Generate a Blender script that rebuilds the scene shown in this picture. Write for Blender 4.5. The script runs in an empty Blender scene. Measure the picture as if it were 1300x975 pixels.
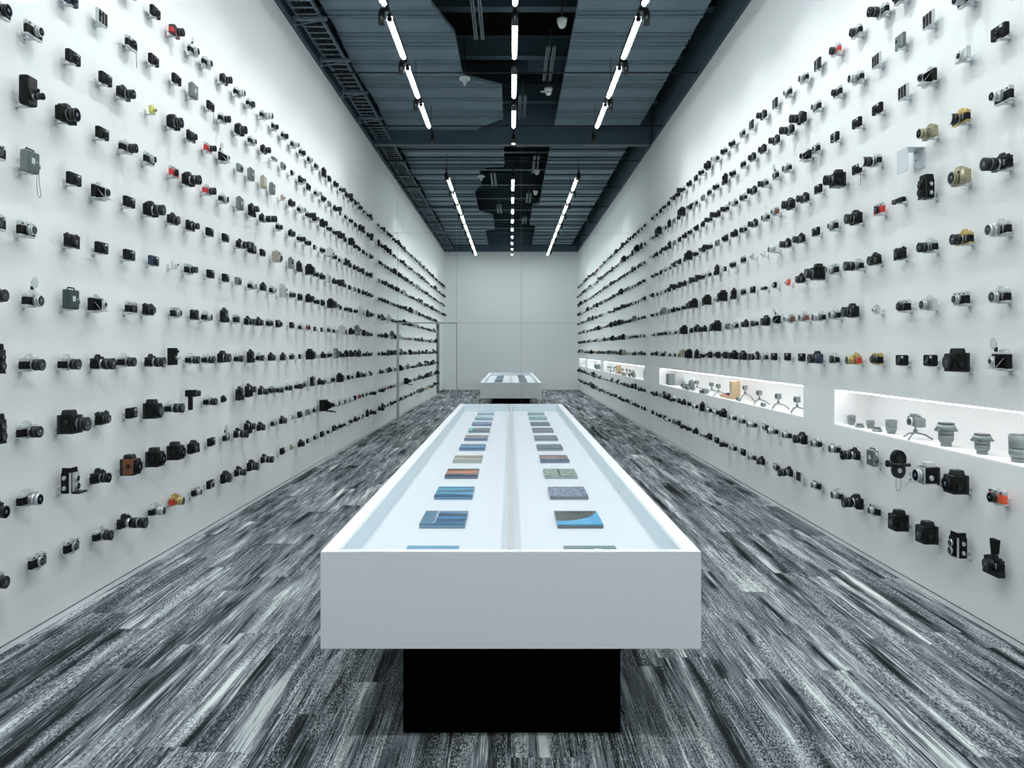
import bpy, bmesh, math, random
from mathutils import Vector, Matrix

# ------------------------------------------------------------------ constants
F = 800.0                     # focal length in pixels of the 1300x975 frame
VX, VY = 648.5, 444.5         # vanishing point
EYE = 1.563
WL, WR = 2.62, 2.66           # half widths of the room
H = 5.43                      # top of the white walls
ZM = 11.92                    # mirror wall distance
ZB = -0.95                    # wall behind the viewpoint
TOP = 7.0
NZ0, NZ1 = 0.945, 1.252       # display niche opening heights
scene = bpy.context.scene
C = scene.collection
rnd = random.Random(7)

# ------------------------------------------------------------------ materials
def newmat(name):
    m = bpy.data.materials.new(name); m.use_nodes = True
    nt = m.node_tree
    b = nt.nodes['Principled BSDF']
    return m, nt, b

def simple(name, col, rough=0.5, metal=0.0, spec=0.5, noise=0.0, nscale=60.0, emis=None, estr=0.0):
    m, nt, b = newmat(name)
    b.inputs['Base Color'].default_value = (*col, 1)
    b.inputs['Roughness'].default_value = rough
    b.inputs['Metallic'].default_value = metal
    b.inputs['Specular IOR Level'].default_value = spec
    if noise > 0:
        tc = nt.nodes.new('ShaderNodeTexCoord')
        n = nt.nodes.new('ShaderNodeTexNoise'); n.inputs['Scale'].default_value = nscale
        n.inputs['Detail'].default_value = 3
        mr = nt.nodes.new('ShaderNodeMapRange')
        mr.inputs['To Min'].default_value = 1 - noise; mr.inputs['To Max'].default_value = 1 + noise
        mx = nt.nodes.new('ShaderNodeVectorMath'); mx.operation = 'SCALE'
        mx.inputs[0].default_value = col
        nt.links.new(tc.outputs['Object'], n.inputs['Vector'])
        nt.links.new(n.outputs['Fac'], mr.inputs['Value'])
        nt.links.new(mr.outputs['Result'], mx.inputs['Scale'])
        nt.links.new(mx.outputs['Vector'], b.inputs['Base Color'])
        bp = nt.nodes.new('ShaderNodeBump'); bp.inputs['Strength'].default_value = 0.08
        nt.links.new(n.outputs['Fac'], bp.inputs['Height'])
        nt.links.new(bp.outputs['Normal'], b.inputs['Normal'])
    if emis:
        b.inputs['Emission Color'].default_value = (*emis, 1)
        b.inputs['Emission Strength'].default_value = estr
    return m

M = {}
M['wall'] = simple('wall_paint', (0.80, 0.822, 0.824), 0.75, spec=0.2, noise=0.012, nscale=5)
M['skirt'] = simple('skirting_paint', (0.82, 0.84, 0.86), 0.5)
M['groove'] = simple('shadow_gap', (0.22, 0.24, 0.25), 0.9)
M['dark_wall'] = simple('blue_grey_paint', (0.065, 0.105, 0.135), 0.8, noise=0.1, nscale=3)
M['slab'] = simple('black_slab', (0.006, 0.009, 0.011), 0.9)
M['beam'] = simple('beam_paint', (0.045, 0.075, 0.098), 0.6, noise=0.15, nscale=4)
M['deck'] = simple('deck_metal', (0.16, 0.23, 0.27), 0.6, metal=0.0, noise=0.22, nscale=3)
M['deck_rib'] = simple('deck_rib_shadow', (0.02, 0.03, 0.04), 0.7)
M['black_metal'] = simple('black_metal', (0.012, 0.014, 0.016), 0.4, metal=0.3)
M['strut'] = simple('galvanised', (0.2, 0.25, 0.28), 0.5, metal=0.4)
M['tray'] = simple('tray_metal', (0.16, 0.21, 0.25), 0.5, metal=0.3)
M['cable'] = simple('cable_rubber', (0.008, 0.01, 0.012), 0.6)
M['tube'] = simple('tube_glow', (0.9, 0.9, 0.9), 0.4, emis=(0.93, 0.985, 0.995), estr=55)
M['spot_glow'] = simple('spot_glow', (0.9, 0.9, 0.9), 0.4, emis=(1.0, 0.95, 0.98), estr=8)
M['led'] = simple('led_strip', (0.9, 0.9, 0.9), 0.4, emis=(1.0, 0.985, 0.975), estr=9)
M['niche'] = simple('niche_white', (0.9, 0.91, 0.91), 0.6)
M['case'] = simple('case_lacquer', (0.83, 0.85, 0.87), 0.45, noise=0.008, nscale=3)
M['case_in'] = simple('case_inner', (0.72, 0.82, 0.86), 0.35)
M['plinth'] = simple('plinth_black', (0.0008, 0.0008, 0.001), 0.8, spec=0.03)
M['panel'] = simple('light_panel', (0.54, 0.59, 0.63), 0.5, emis=(0.80, 0.90, 1.0), estr=0.13)
M['divider'] = simple('divider_dim_grey', (0.50, 0.52, 0.54), 0.4)  # grey colour stands in for the divider's top catching less light
M['seam'] = simple('seam_grey', (0.30, 0.34, 0.35), 0.4, metal=0.3)
M['doorframe'] = simple('steel_frame', (0.36, 0.38, 0.39), 0.4, metal=0.4)
M['doorgrey'] = simple('door_slate', (0.02, 0.04, 0.055), 0.5)
M['sensor'] = simple('white_plastic', (0.8, 0.82, 0.83), 0.4)
M['bracket'] = simple('clear_acrylic', (0.66, 0.7, 0.72), 0.15, spec=0.6)
M['screw'] = simple('screw_steel', (0.25, 0.27, 0.28), 0.4, metal=0.8)
M['glass'] = simple('lens_glass', (0.006, 0.008, 0.016), 0.04, spec=1.0)
M['glasst'] = simple('window_glass', (0.06, 0.09, 0.10), 0.06, spec=1.0)
M['wfront'] = simple('pale_cap', (0.75, 0.79, 0.8), 0.3)
M['flashwin'] = simple('flash_window', (0.55, 0.6, 0.6), 0.25)
M['nickel'] = simple('nickel', (0.5, 0.53, 0.54), 0.3, metal=0.7)
M['strap'] = simple('strap_leather', (0.012, 0.014, 0.014), 0.7)
M['wood'] = simple('light_wood', (0.52, 0.40, 0.25), 0.5, noise=0.15, nscale=20)
M['redfelt'] = simple('red_felt', (0.6, 0.12, 0.08), 0.8)
M['nhaze'] = simple('haze_grey', (0.20, 0.235, 0.235), 0.5, noise=0.05, nscale=60)  # niche items: the veil of glass haze is put into this base colour
M['nhaze2'] = simple('haze_mid_grey', (0.19, 0.23, 0.235), 0.5)  # same haze veil in the colour, for other niche parts
M['ndark'] = simple('matte_dark_grey', (0.07, 0.09, 0.095), 0.5)

SC = {}  # scheme: leather, metal, lens
def lm(n, c, r=0.6, mt=0.0, noise=0.12, s=400): return simple(n, c, r, mt, noise=noise, nscale=s)
BLK = simple('black_leather', (0.0035, 0.0045, 0.005), 0.6, spec=0.22, noise=0.2, nscale=300)
BLM = simple('black_enamel', (0.006, 0.008, 0.009), 0.35, 0.0, spec=0.4)
SIL = simple('satin_chrome', (0.60, 0.63, 0.64), 0.32, 0.55)
GRY = lm('grey_leather', (0.17, 0.20, 0.20), 0.6)
GRM = simple('grey_enamel', (0.11, 0.135, 0.14), 0.35, 0.3)
RED = lm('red_leather', (0.52, 0.028, 0.028), 0.5)
ORG = lm('orange_leather', (0.72, 0.11, 0.04), 0.5)
BRN = lm('brown_leather', (0.16, 0.055, 0.022), 0.55)
GLD = simple('gold_plate', (0.55, 0.42, 0.16), 0.3, 0.6)
OLV = simple('champagne_metal', (0.36, 0.33, 0.22), 0.4, 0.4)
YEL = simple('yellow_plastic', (0.62, 0.60, 0.18), 0.4)
WHT = simple('white_enamel', (0.72, 0.75, 0.75), 0.35)
CRM = simple('beige_enamel', (0.38, 0.34, 0.27), 0.45)
NVY = simple('blue_plastic', (0.012, 0.03, 0.07), 0.4)
TEAL = simple('green_grey_metal', (0.035, 0.06, 0.055), 0.45)
SC = {'k': (BLK, BLM, BLM), 's': (BLK, SIL, BLM), 'a': (SIL, SIL, SIL), 'r': (RED, SIL, BLM), 'R': (RED, BLM, BLM),
      'g': (RED, GLD, GLD), 'G': (BLK, GLD, BLM), 'o': (OLV, OLV, OLV), 'y': (YEL, YEL, YEL), 'w': (WHT, WHT, SIL),
      'b': (BRN, BLM, BLM), 'q': (GRY, GRM, GRM), 'c': (CRM, CRM, BLM), 'n': (ORG, SIL, BLM), 'N': (NVY, BLM, BLM),
      'S': (BLK, SIL, SIL), 'B': (BRN, SIL, SIL), 't': (TEAL, TEAL, BLM)}
SCN = {'k': 'black', 's': 'silver-topped black', 'a': 'all-silver', 'r': 'red and silver', 'R': 'red and black',
       'g': 'red and gold', 'G': 'gold-topped black', 'o': 'champagne metal', 'y': 'yellow', 'w': 'white',
       'b': 'brown and black', 'q': 'grey', 'c': 'beige', 'n': 'orange and silver', 'N': 'dark blue',
       'S': 'silver and black', 'B': 'brown and silver', 't': 'dark green-grey'}

# ------------------------------------------------------------------ mesh builder
class MB:
    """collects shapes, keeps a material per face; build() links ONE mesh object"""
    def __init__(s, seg=20, fine=True):
        s.bm = bmesh.new(); s.mats = []; s.seg = seg; s.fine = fine
    def mi(s, m):
        if m not in s.mats: s.mats.append(m)
        return s.mats.index(m)
    def _tag(s, verts, m, smooth=False):
        i = s.mi(m); fs = set()
        for v in verts:
            for f in v.link_faces: fs.add(f)
        for f in fs: f.material_index = i; f.smooth = smooth
        return fs
    def box(s, c, d, m, bev=0.0, rot=None, taper=None):
        r = bmesh.ops.create_cube(s.bm, size=1.0)
        vs = r['verts']
        for v in vs:
            x, y, z = v.co
            if taper and z > 0: x *= taper[0]; y *= taper[1]
            v.co = Vector((x * d[0], y * d[1], z * d[2]))
        if bev > 0 and s.fine:
            es = set(e for v in vs for e in v.link_edges)
            r = bmesh.ops.bevel(s.bm, geom=list(es), offset=bev, segments=2, profile=0.6, affect='EDGES', clamp_overlap=True)
            vs = list(set(v for f in r['faces'] for v in f.verts) | set(v for v in vs if v.is_valid))
        mt = Matrix.Translation(Vector(c))
        if rot is not None: mt = mt @ rot
        for v in vs: v.co = mt @ v.co
        s._tag(vs, m)
        return vs
    def cyl(s, p, axis, r1, r2, h, m, seg=None):
        """cylinder starting at p, running h along axis"""
        seg = seg or s.seg
        a = Vector(axis).normalized()
        mt = Matrix.Translation(Vector(p) + a * h / 2) @ a.to_track_quat('Z', 'Y').to_matrix().to_4x4()
        r = bmesh.ops.create_cone(s.bm, cap_ends=True, cap_tris=False, segments=seg, radius1=r1, radius2=r2, depth=h, matrix=mt)
        fs = s._tag(r['verts'], m, True)
        for f in fs:
            if len(f.verts) > 4: f.smooth = False
    def lathe(s, p, prof, seg=None):
        """lens barrel along +Y at p; prof = [(y0, y1, r0, r1, mat)]"""
        for y0, y1, r0, r1, m in prof:
            s.cyl((p[0], p[1] + y0, p[2]), (0, 1, 0), r0, r1, y1 - y0, m, seg)
    def poly(s, pts, z0, z1, m):
        """extruded polygon outline (xy) between z0 and z1"""
        lo = [s.bm.verts.new((x, y, z0)) for x, y in pts]
        hi = [s.bm.verts.new((x, y, z1)) for x, y in pts]
        i = s.mi(m); n = len(pts); fs = []
        fs.append(s.bm.faces.new(lo[::-1])); fs.append(s.bm.faces.new(hi))
        for k in range(n): fs.append(s.bm.faces.new((lo[k], lo[(k + 1) % n], hi[(k + 1) % n], hi[k])))
        for f in fs: f.material_index = i
    def sphere(s, c, r, m, seg=14):
        rr = bmesh.ops.create_uvsphere(s.bm, u_segments=seg, v_segments=seg // 2, radius=r, matrix=Matrix.Translation(Vector(c)))
        s._tag(rr['verts'], m, True)
    def tube(s, pts, r, m, seg=6):
        for a, b in zip(pts, pts[1:]):
            d = Vector(b) - Vector(a)
            if d.length > 1e-6: s.cyl(a, d, r, r, d.length, m, seg)
    def mesh(s, name):
        me = bpy.data.meshes.new(name)
        bmesh.ops.recalc_face_normals(s.bm, faces=s.bm.faces)
        s.bm.to_mesh(me); s.bm.free()
        for m in s.mats: me.materials.append(m)
        return me
    def build(s, name, parent=None, loc=None):
        o = bpy.data.objects.new(name, s.mesh(name)); C.objects.link(o)
        if parent is not None: o.parent = parent
        if loc is not None: o.location = loc
        return o

def tag(o, label=None, cat=None, group=None, kind=None):
    if label: o['label'] = label
    if cat: o['category'] = cat
    if group: o['group'] = group
    if kind: o['kind'] = kind
    return o

def thing(name, label, cat, loc=(0, 0, 0), rz=0.0, group=None):
    o = bpy.data.objects.new(name, None); o.empty_display_size = 0.05; C.objects.link(o)
    o.location = loc; o.rotation_euler = (0, 0, rz)
    return tag(o, label, cat, group)

def struct(o): o['kind'] = 'structure'; return o

# ================================================================== ROOM SHELL
# carpet ---------------------------------------------------------------------
def carpet():
    m, nt, b = newmat('carpet_planks')
    N = nt.nodes.new; L = nt.links.new
    tc = N('ShaderNodeTexCoord'); sp = N('ShaderNodeSeparateXYZ'); L(tc.outputs['Object'], sp.inputs[0])
    def math_(op, a, b_=None, c=None):
        n = N('ShaderNodeMath'); n.operation = op
        for i, v in enumerate((a, b_, c)):
            if v is None: continue
            if isinstance(v, (int, float)): n.inputs[i].default_value = v
            else: L(v, n.inputs[i])
        return n.outputs[0]
    X, Y = sp.outputs['X'], sp.outputs['Y']
    u = math_('FLOOR', math_('DIVIDE', X, 0.25))
    wn = N('ShaderNodeTexWhiteNoise'); wn.noise_dimensions = '1D'; L(u, wn.inputs['W'])
    v = math_('FLOOR', math_('ADD', Y, math_('MULTIPLY', wn.outputs['Value'], 1.0)))
    cmb = N('ShaderNodeCombineXYZ'); L(u, cmb.inputs[0]); L(v, cmb.inputs[1])
    w2 = N('ShaderNodeTexWhiteNoise'); w2.noise_dimensions = '2D'; L(cmb.outputs[0], w2.inputs['Vector'])
    r = w2.outputs['Value']; off = math_('MULTIPLY', r, 60.0)
    def noise(sx, sy, detail=2.0, add=0.0, rough=0.5):
        c = N('ShaderNodeCombineXYZ')
        L(math_('MULTIPLY', X, sx), c.inputs[0]); L(math_('MULTIPLY', Y, sy), c.inputs[1])
        L(math_('ADD', off, add), c.inputs[2])
        n = N('ShaderNodeTexNoise'); n.inputs['Scale'].default_value = 1.0
        n.inputs['Detail'].default_value = detail; n.inputs['Roughness'].default_value = rough
        L(c.outputs[0], n.inputs['Vector']); return n.outputs['Fac']
    def ramp(f, stops, interp='LINEAR'):
        n = N('ShaderNodeValToRGB'); n.color_ramp.interpolation = interp
        cr = n.color_ramp
        while len(cr.elements) < len(stops): cr.elements.new(0.5)
        for e, (p, c) in zip(cr.elements, stops): e.position = p; e.color = (c, c, c, 1)
        L(f, n.inputs[0]); return n.outputs[0]
    broad = noise(13, 0.9, 2.5)                    # wide flat streaks
    fine = noise(135, 3.6, 3.0, 11.0, 0.7)         # thin streaks
    fstr = ramp(fine, [(0.38, 0.0), (0.45, 0.40), (0.56, 0.50), (0.62, 1.0)])
    grain = noise(210, 70, 2.0, 23.0, 0.75)         # loop pile speckle
    gr = ramp(grain, [(0.38, 0.0), (0.47, 0.42), (0.54, 0.6), (0.62, 1.0)])
    jit = math_('ADD', math_('MULTIPLY_ADD', fine, 0.20, -0.10), math_('MULTIPLY_ADD', grain, 0.10, -0.05))
    tone = ramp(math_('ADD', broad, jit), [(0.0, 0.05), (0.36, 0.14), (0.41, 0.24), (0.455, 0.33), (0.475, 0.39), (0.54, 0.50), (0.575, 0.64), (0.63, 0.86)], 'CONSTANT')
    texmask = ramp(noise(9, 1.5, 1.0, 37.0), [(0.40, 0.0), (0.50, 1.0)])
    flat = N('ShaderNodeMix'); flat.data_type = 'FLOAT'
    L(math_('MULTIPLY', texmask, 0.55), flat.inputs[0]); L(tone, flat.inputs[2]); L(gr, flat.inputs[3])
    mixf = N('ShaderNodeMix'); mixf.data_type = 'FLOAT'; L(ramp(noise(11, 1.1, 2.0, 51.0), [(0.44, 0.06), (0.50, 0.45)]), mixf.inputs[0])
    L(flat.outputs[0], mixf.inputs[2]); L(fstr, mixf.inputs[3])
    plank = math_('MULTIPLY_ADD', r, 0.26, 0.74)
    val = math_('MULTIPLY', mixf.outputs[0], plank)
    cr = N('ShaderNodeValToRGB'); e = cr.color_ramp
    while len(e.elements) < 5: e.elements.new(0.5)
    for el, (p, c) in zip(e.elements, [(0.15, (0.010, 0.013, 0.015)), (0.28, (0.05, 0.06, 0.067)), (0.40, (0.16, 0.18, 0.20)), (0.53, (0.29, 0.32, 0.335)), (0.72, (0.62, 0.66, 0.65))]):
        el.position = p; el.color = (*c, 1)
    L(val, cr.inputs[0]); L(cr.outputs[0], b.inputs['Base Color'])
    b.inputs['Roughness'].default_value = 0.95; b.inputs['Specular IOR Level'].default_value = 0.1
    bp = N('ShaderNodeBump'); bp.inputs['Strength'].default_value = 0.15; bp.inputs['Distance'].default_value = 0.002
    L(grain, bp.inputs['Height']); L(bp.outputs['Normal'], b.inputs['Normal'])
    return m
M['carpet'] = carpet()
mb = MB(); mb.box((0.02, (ZB + ZM) / 2, -0.05), (WL + WR + 0.6, ZM - ZB + 0.3, 0.1), M['carpet'])
struct(mb.build('floor'))

# left wall with a doorway behind the viewpoint
DY0, DY1, DZ = 0.55, 1.65, 2.57
mb = MB(); T = 0.3
def wseg(mb, side, y0, y1, z0, z1, m, t=T):
    x = -WL - t / 2 if side == 'L' else WR + t / 2
    mb.box((x, (y0 + y1) / 2, (z0 + z1) / 2), (t, y1 - y0, z1 - z0), m)
G0, G1 = 0.028, 0.040  # shadow gap between skirting strip and wall panel
wseg(mb, 'L', ZB, DY0, G1, H, M['wall']); wseg(mb, 'L', DY1, ZM + .1, G1, H, M['wall']); wseg(mb, 'L', DY0, DY1, DZ, H, M['wall'])
wl = struct(mb.build('wall_left'))
mb = MB()
mb.box((-WL - .15, (DY1 + ZM) / 2, G0 / 2), (0.29, ZM - DY1, G0), M['skirt'])
mb.box((-WL - .16, (DY1 + ZM) / 2, (G0 + G1) / 2), (0.29, ZM - DY1, G1 - G0), M['groove'])
struct(mb.build('baseboard_left'))
mb = MB()
mb.box((-WL - .15, (DY0 + DY1) / 2, DZ / 2), (0.06, DY1 - DY0 - .004, DZ - .004), M['doorgrey'], 0.004)
mb.box((-WL - .05, DY0 + .04, DZ / 2), (0.06, .06, DZ - .01), M['doorframe'])
mb.box((-WL - .05, DY1 - .04, DZ / 2), (0.06, .06, DZ - .01), M['doorframe'])
mb.box((-WL - .05, (DY0 + DY1) / 2, DZ - .04), (0.06, DY1 - DY0 - .1, .06), M['doorframe'])
d2 = struct(mb.build('door_2'))
mb = MB(); mb.cyl((-WL - .12, DY1 - .16, 1.02), (1, 0, 0), .012, .012, .05, M['nickel']); mb.box((-WL - .065, DY1 - .21, 1.02), (.014, .12, .02), M['nickel'], .004)
mb.build('door_handle', d2)

# right wall with the row of lit display niches
NICHES = [(-0.6, 1.45), (1.9, 5.19), (5.72, 11.30)]
mb = MB()
wseg(mb, 'R', ZB, ZM + .1, G1, NZ0, M['wall'], .45); wseg(mb, 'R', ZB, ZM + .1, NZ1, H, M['wall'], .45)
e = [ZB] + [v for n in NICHES for v in n] + [ZM + .1]
for a, b_ in zip(e[0::2], e[1::2]): wseg(mb, 'R', a, b_, NZ0, NZ1, M['wall'], .45)
wr = struct(mb.build('wall_right'))
mb = MB()
mb.box((WR + .15, (ZB + ZM) / 2, G0 / 2), (0.29, ZM - ZB, G0), M['skirt'])
mb.box((WR + .16, (ZB + ZM) / 2, (G0 + G1) / 2), (0.29, ZM - ZB, G1 - G0), M['groove'])
struct(mb.build('baseboard_right'))
ND = 0.30
for y0, y1 in NICHES:
    mb = MB(); t = .012; cy = (y0 + y1) / 2; ln = y1 - y0
    mb.box((WR + ND / 2, cy, NZ0 + t / 2), (ND, ln, t), M['niche'])
    mb.box((WR + ND / 2, cy, NZ1 - t / 2), (ND, ln, t), M['niche'])
    mb.box((WR + ND + t / 2, cy, (NZ0 + NZ1) / 2), (t, ln, NZ1 - NZ0), M['niche'])
    mb.box((WR + ND / 2, y0 + t / 2, (NZ0 + NZ1) / 2), (ND, t, NZ1 - NZ0 - 2 * t), M['niche'])
    mb.box((WR + ND / 2, y1 - t / 2, (NZ0 + NZ1) / 2), (ND, t, NZ1 - NZ0 - 2 * t), M['niche'])
    mb.build('niche_lining', wr)
    mb = MB(); mb.box((WR + .05, cy, NZ1 - t - .006), (.035, ln - .1, .01), M['led'])
    mb.build('light_strip', wr)
SH = NZ0 + .012

# wall behind the viewpoint and the mirror wall ahead
mb = MB(); mb.box((0.02, ZB - .1, H / 2), (WL + WR + 1.0, .2, H), M['wall']); struct(mb.build('wall_front'))
m, nt, b = newmat('mirror_glass')
b.inputs['Base Color'].default_value = (0.93, 0.955, 0.945, 1); b.inputs['Metallic'].default_value = 1.0
b.inputs['Roughness'].default_value = 0.0
M['mirror'] = m
mb = MB()
xs = [-WL, -2.14, -1.02, 0.20, 1.44, WR]; zs = [0.0, 2.075, 3.775, H]
g = 0.004
for i in range(5):
    for k in range(3):
        a0, a1, c0, c1 = xs[i], xs[i + 1], zs[k], zs[k + 1]
        if i == 1 and k == 0: continue
        mb.box(((a0 + a1) / 2, ZM + .01, (c0 + c1) / 2), (a1 - a0 - g, .02, c1 - c0 - g), M['mirror'])
mb.box((0.02, ZM + .035, H / 2), (WL + WR, .02, H), M['seam'])
struct(mb.build('wall_back'))
mb = MB()      # door leaf of the same mirror glass in a thin steel frame
mb.box((-1.58, ZM - .001, 1.035), (1.10, .016, 2.06), M['mirror'])
d1 = struct(mb.build('door_1'))
mb = MB()
mb.box((-2.135, ZM - .025, 1.04), (.035, .045, 2.08), M['doorframe'], .002)
mb.box((-1.025, ZM - .012, 1.04), (.014, .02, 2.08), M['doorframe'])
mb.box((-1.58, ZM - .012, 2.078), (1.14, .02, .018), M['doorframe'])
mb.build('door_frame', d1)

# ceiling void: dark upper walls, slab, cross beam above the mirror
mb = MB(); mb.box((0.02, (ZB + ZM) / 2, TOP + .1), (WL + WR + 1, ZM - ZB + 1, .2), M['slab']); struct(mb.build('ceiling'))
mb = MB()
mb.box((-WL - .17, (ZB + ZM) / 2, (H + TOP) / 2 + .01), (.3, ZM - ZB + .3, TOP - H - .02), M['dark_wall'])
struct(mb.build('trim_1'))
mb = MB()
mb.box((WR + .17, (ZB + ZM) / 2, (H + TOP) / 2 + .01), (.3, ZM - ZB + .3, TOP - H - .02), M['dark_wall'])
struct(mb.build('trim_2'))
mb = MB(); mb.box((0.02, ZM + .06, (H + TOP) / 2), (WL + WR, .16, TOP - H), M['dark_wall'])
mb.box((0.02, ZM - .03, H + .008), (WL + WR, .04, .016), M['strut'])
struct(mb.build('trim_3'))
mb = MB(); mb.box((0.02, ZB - .1, (H + TOP) / 2), (WL + WR + .6, .2, TOP - H), M['dark_wall']); struct(mb.build('trim_4'))
mb = MB(); mb.box((-WL + .012, (ZB + ZM) / 2, H + .02), (.06, ZM - ZB, .04), M['beam']); struct(mb.build('trim_5'))
mb = MB(); mb.box((WR - .012, (ZB + ZM) / 2, H + .02), (.06, ZM - ZB, .04), M['beam']); struct(mb.build('trim_6'))

# ------------------------------------------------------------------ ceiling furniture
DK = 5.68
def deck(name, label, outline, x0, x1):
    t = thing(name, label, 'ceiling deck', (0, 0, 0))
    mb = MB(); mb.poly(outline, DK, DK + .05, M['deck']); mb.build('deck_sheet', t)
    ys = [p[1] for p in outline]
    def span(y):
        xsx = []
        n = len(outline)
        for i in range(n):
            (ax, ay), (bx, by) = outline[i], outline[(i + 1) % n]
            if (ay - y) * (by - y) < 0: xsx.append(ax + (bx - ax) * (y - ay) / (by - ay))
        return (min(xsx), max(xsx)) if len(xsx) > 1 else None
    mb = MB(); mr = MB()
    y = 11.70; k = 0
    while y > min(ys) + .05:
        s = span(y)
        if s:
            a, c = s
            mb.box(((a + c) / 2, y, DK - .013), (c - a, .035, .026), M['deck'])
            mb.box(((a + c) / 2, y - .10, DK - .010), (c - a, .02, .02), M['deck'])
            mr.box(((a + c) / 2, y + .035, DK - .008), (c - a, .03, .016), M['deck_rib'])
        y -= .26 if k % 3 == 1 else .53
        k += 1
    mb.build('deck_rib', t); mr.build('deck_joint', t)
left_out = [(-2.24, ZB)]
yy = ZB; k = 0
rightpts = [(-.88, ZB), (-.88, 2.1), (-.55, 2.5), (-.55, 4.6), (-.95, 5.1), (-.95, 7.5), (-.73, 8.2), (-.72, 9.5), (-.14, 9.86), (-.14, 11.2), (-.70, 11.8)]
left_out = rightpts + [(-2.30, 11.8)]
for j, yv in enumerate([10.6, 10.5, 9.3, 9.2, 8.1, 8.0, 6.4, 6.3, 4, 3.9, 2, 1.9, 0]):
    left_out.append((-2.24 - (.05 if (j // 2) % 2 else 0), yv))
left_out.append((-2.24, ZB))
deck('ceiling_deck', 'ribbed blue-grey metal ceiling deck on the left, with a stepped inner edge', left_out, -2.3, -.1)
right_out = [(.82, ZB), (2.36, ZB), (2.36, 11.6), (.80, 11.6), (.80, 6.1), (.62, 5.9), (.62, 3.2), (.82, 3.0)]
deck('ceiling_deck', 'ribbed blue-grey metal ceiling deck on the right, beside the plain upper wall', right_out, .8, 2.3)

ORD = ['first', 'second', 'third', 'fourth', 'fifth', 'sixth', 'seventh', 'eighth', 'ninth', 'tenth', 'eleventh', 'twelfth', 'thirteenth',
       'fourteenth', 'fifteenth', 'sixteenth', 'seventeenth', 'eighteenth', 'nineteenth', 'twentieth'] + ['%d%s' % (n, {1: 'st', 2: 'nd', 3: 'rd'}.get(n % 10, 'th')) for n in range(21, 60)]
# steel joists crossing the void
jy = [11.35, 9.62, 8.25, 6.8, 5.3, 3.8, 2.3, .8]
for i, y in enumerate(jy):
    mb = MB(); zc = 6.18
    mb.box((0.02, y, zc), (WL + WR - .02, .02, .30), M['beam'])
    mb.box((0.02, y, zc - .15), (WL + WR - .02, .13, .018), M['beam']); mb.box((0.02, y, zc + .15), (WL + WR - .02, .13, .018), M['beam'])
    o = mb.build('steel_joist'); tag(o, 'dark steel joist crossing the ceiling void, %s out from the mirror wall' % ORD[i], 'beam', 'steel joists above the decks')
# round cross ducts
for i, (y, x0, x1) in enumerate([(10.6, .1, 1.3), (7.45, -.9, .7), (6.1, -1.4, .4), (4.6, -1.0, 1.0), (3.1, -1.2, .9)]):
    mb = MB(24); mb.cyl((x0, y, 6.45), (1, 0, 0), .22, .22, x1 - x0, M['beam'])
    for q in range(3): mb.cyl((x0 + (x1 - x0) * (.15 + .35 * q), y, 6.45), (1, 0, 0), .228, .228, .02, M['beam'])
    o = mb.build('air_duct'); tag(o, 'dark round air duct above the joists, %s out from the mirror wall' % ORD[i], 'duct', 'round ducts in the ceiling void')
# strut channel pairs
for i, (x, y0, y1) in enumerate([(.2, 10.6, 11.6), (.57, 8.88, 9.98), (-.43, 7.3, 8.66), (.5, 5.6, 6.7), (-.35, 4.2, 5.3), (.45, 2.6, 3.6)]):
    t = thing('strut_channel', 'pair of grey strut channels under the void, %s out from the mirror wall' % ORD[i], 'ceiling strut', (x, (y0 + y1) / 2, 5.84), 0, 'strut channels in the centre bay')
    for s in (-1, 1):
        mb = MB(); mb.box((s * .045, 0, 0), (.045, y1 - y0, .03), M['strut']); mb.box((s * .045, 0, -.017), (.012, y1 - y0, .004), M['cable']); mb.build('channel', t)
    mb = MB()
    for yy in (-.35, .35): mb.cyl((0, yy, 0), (0, 0, 1), .006, .006, .35, M['strut'], 6)
    mb.build('hanger_rod', t)
# thin tension rods across the room at wall-top height
for i, y in enumerate([10.92, 8.83, 6.75, 4.67, 2.59, .5]):
    mb = MB(); mb.cyl((-WL, y, H + .02), (1, 0, 0), .011, .011, WL + WR, M['black_metal'], 8)
    mb.box((-WL + .015, y, H + .02), (.03, .05, .05), M['beam']); mb.box((WR - .015, y, H + .02), (.03, .05, .05), M['beam'])
    o = mb.build('tension_rod'); tag(o, 'thin dark rod spanning the room at wall-top height, %s from the mirror wall' % ORD[i], 'rod', 'tension rods across the room')
# cable tray on brackets, left side
t = thing('cable_tray', 'dark slotted cable tray running above the left wall', 'cable tray', (-2.40, 0, 5.512))
mb = MB()
for s in (-1, 1): mb.box((s * .13, (ZB + ZM) / 2, .03), (.012, ZM - ZB, .06), M['tray'])
mb.build('side_rail', t)
mb = MB(); y = ZB + .1
while y < ZM - .05:
    mb.box((0, y, .006), (.25, .025, .01), M['tray']); y += .145
mb.build('tray_rung', t)
mb = MB()
for j in range(5):
    pts = [(-.09 + .045 * j + .012 * math.sin(q * 1.7 + j), ZB + q * .8, .026 + .004 * (j % 2)) for q in range(17)]
    mb.tube([p for p in pts if p[1] < ZM], .011, M['cable'])
mb.build('cable', t)
y = 10.68; i = 0
while y > -.8:
    mb = MB(); mb.box((-WL + .22, y, 5.492), (.44, .045, .03), M['tray']); mb.box((-WL + .055, y, 5.47), (.03, .05, .12), M['tray'])
    mb.tube([(-WL + .03, y, 5.41), (-WL + .42, y, 5.478)], .009, M['tray'])
    o = mb.build('tray_bracket'); tag(o, 'angled wall bracket under the cable tray, %s out from the mirror wall' % ORD[i], 'bracket', 'cable tray brackets')
    y -= 1.07; i += 1

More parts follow.
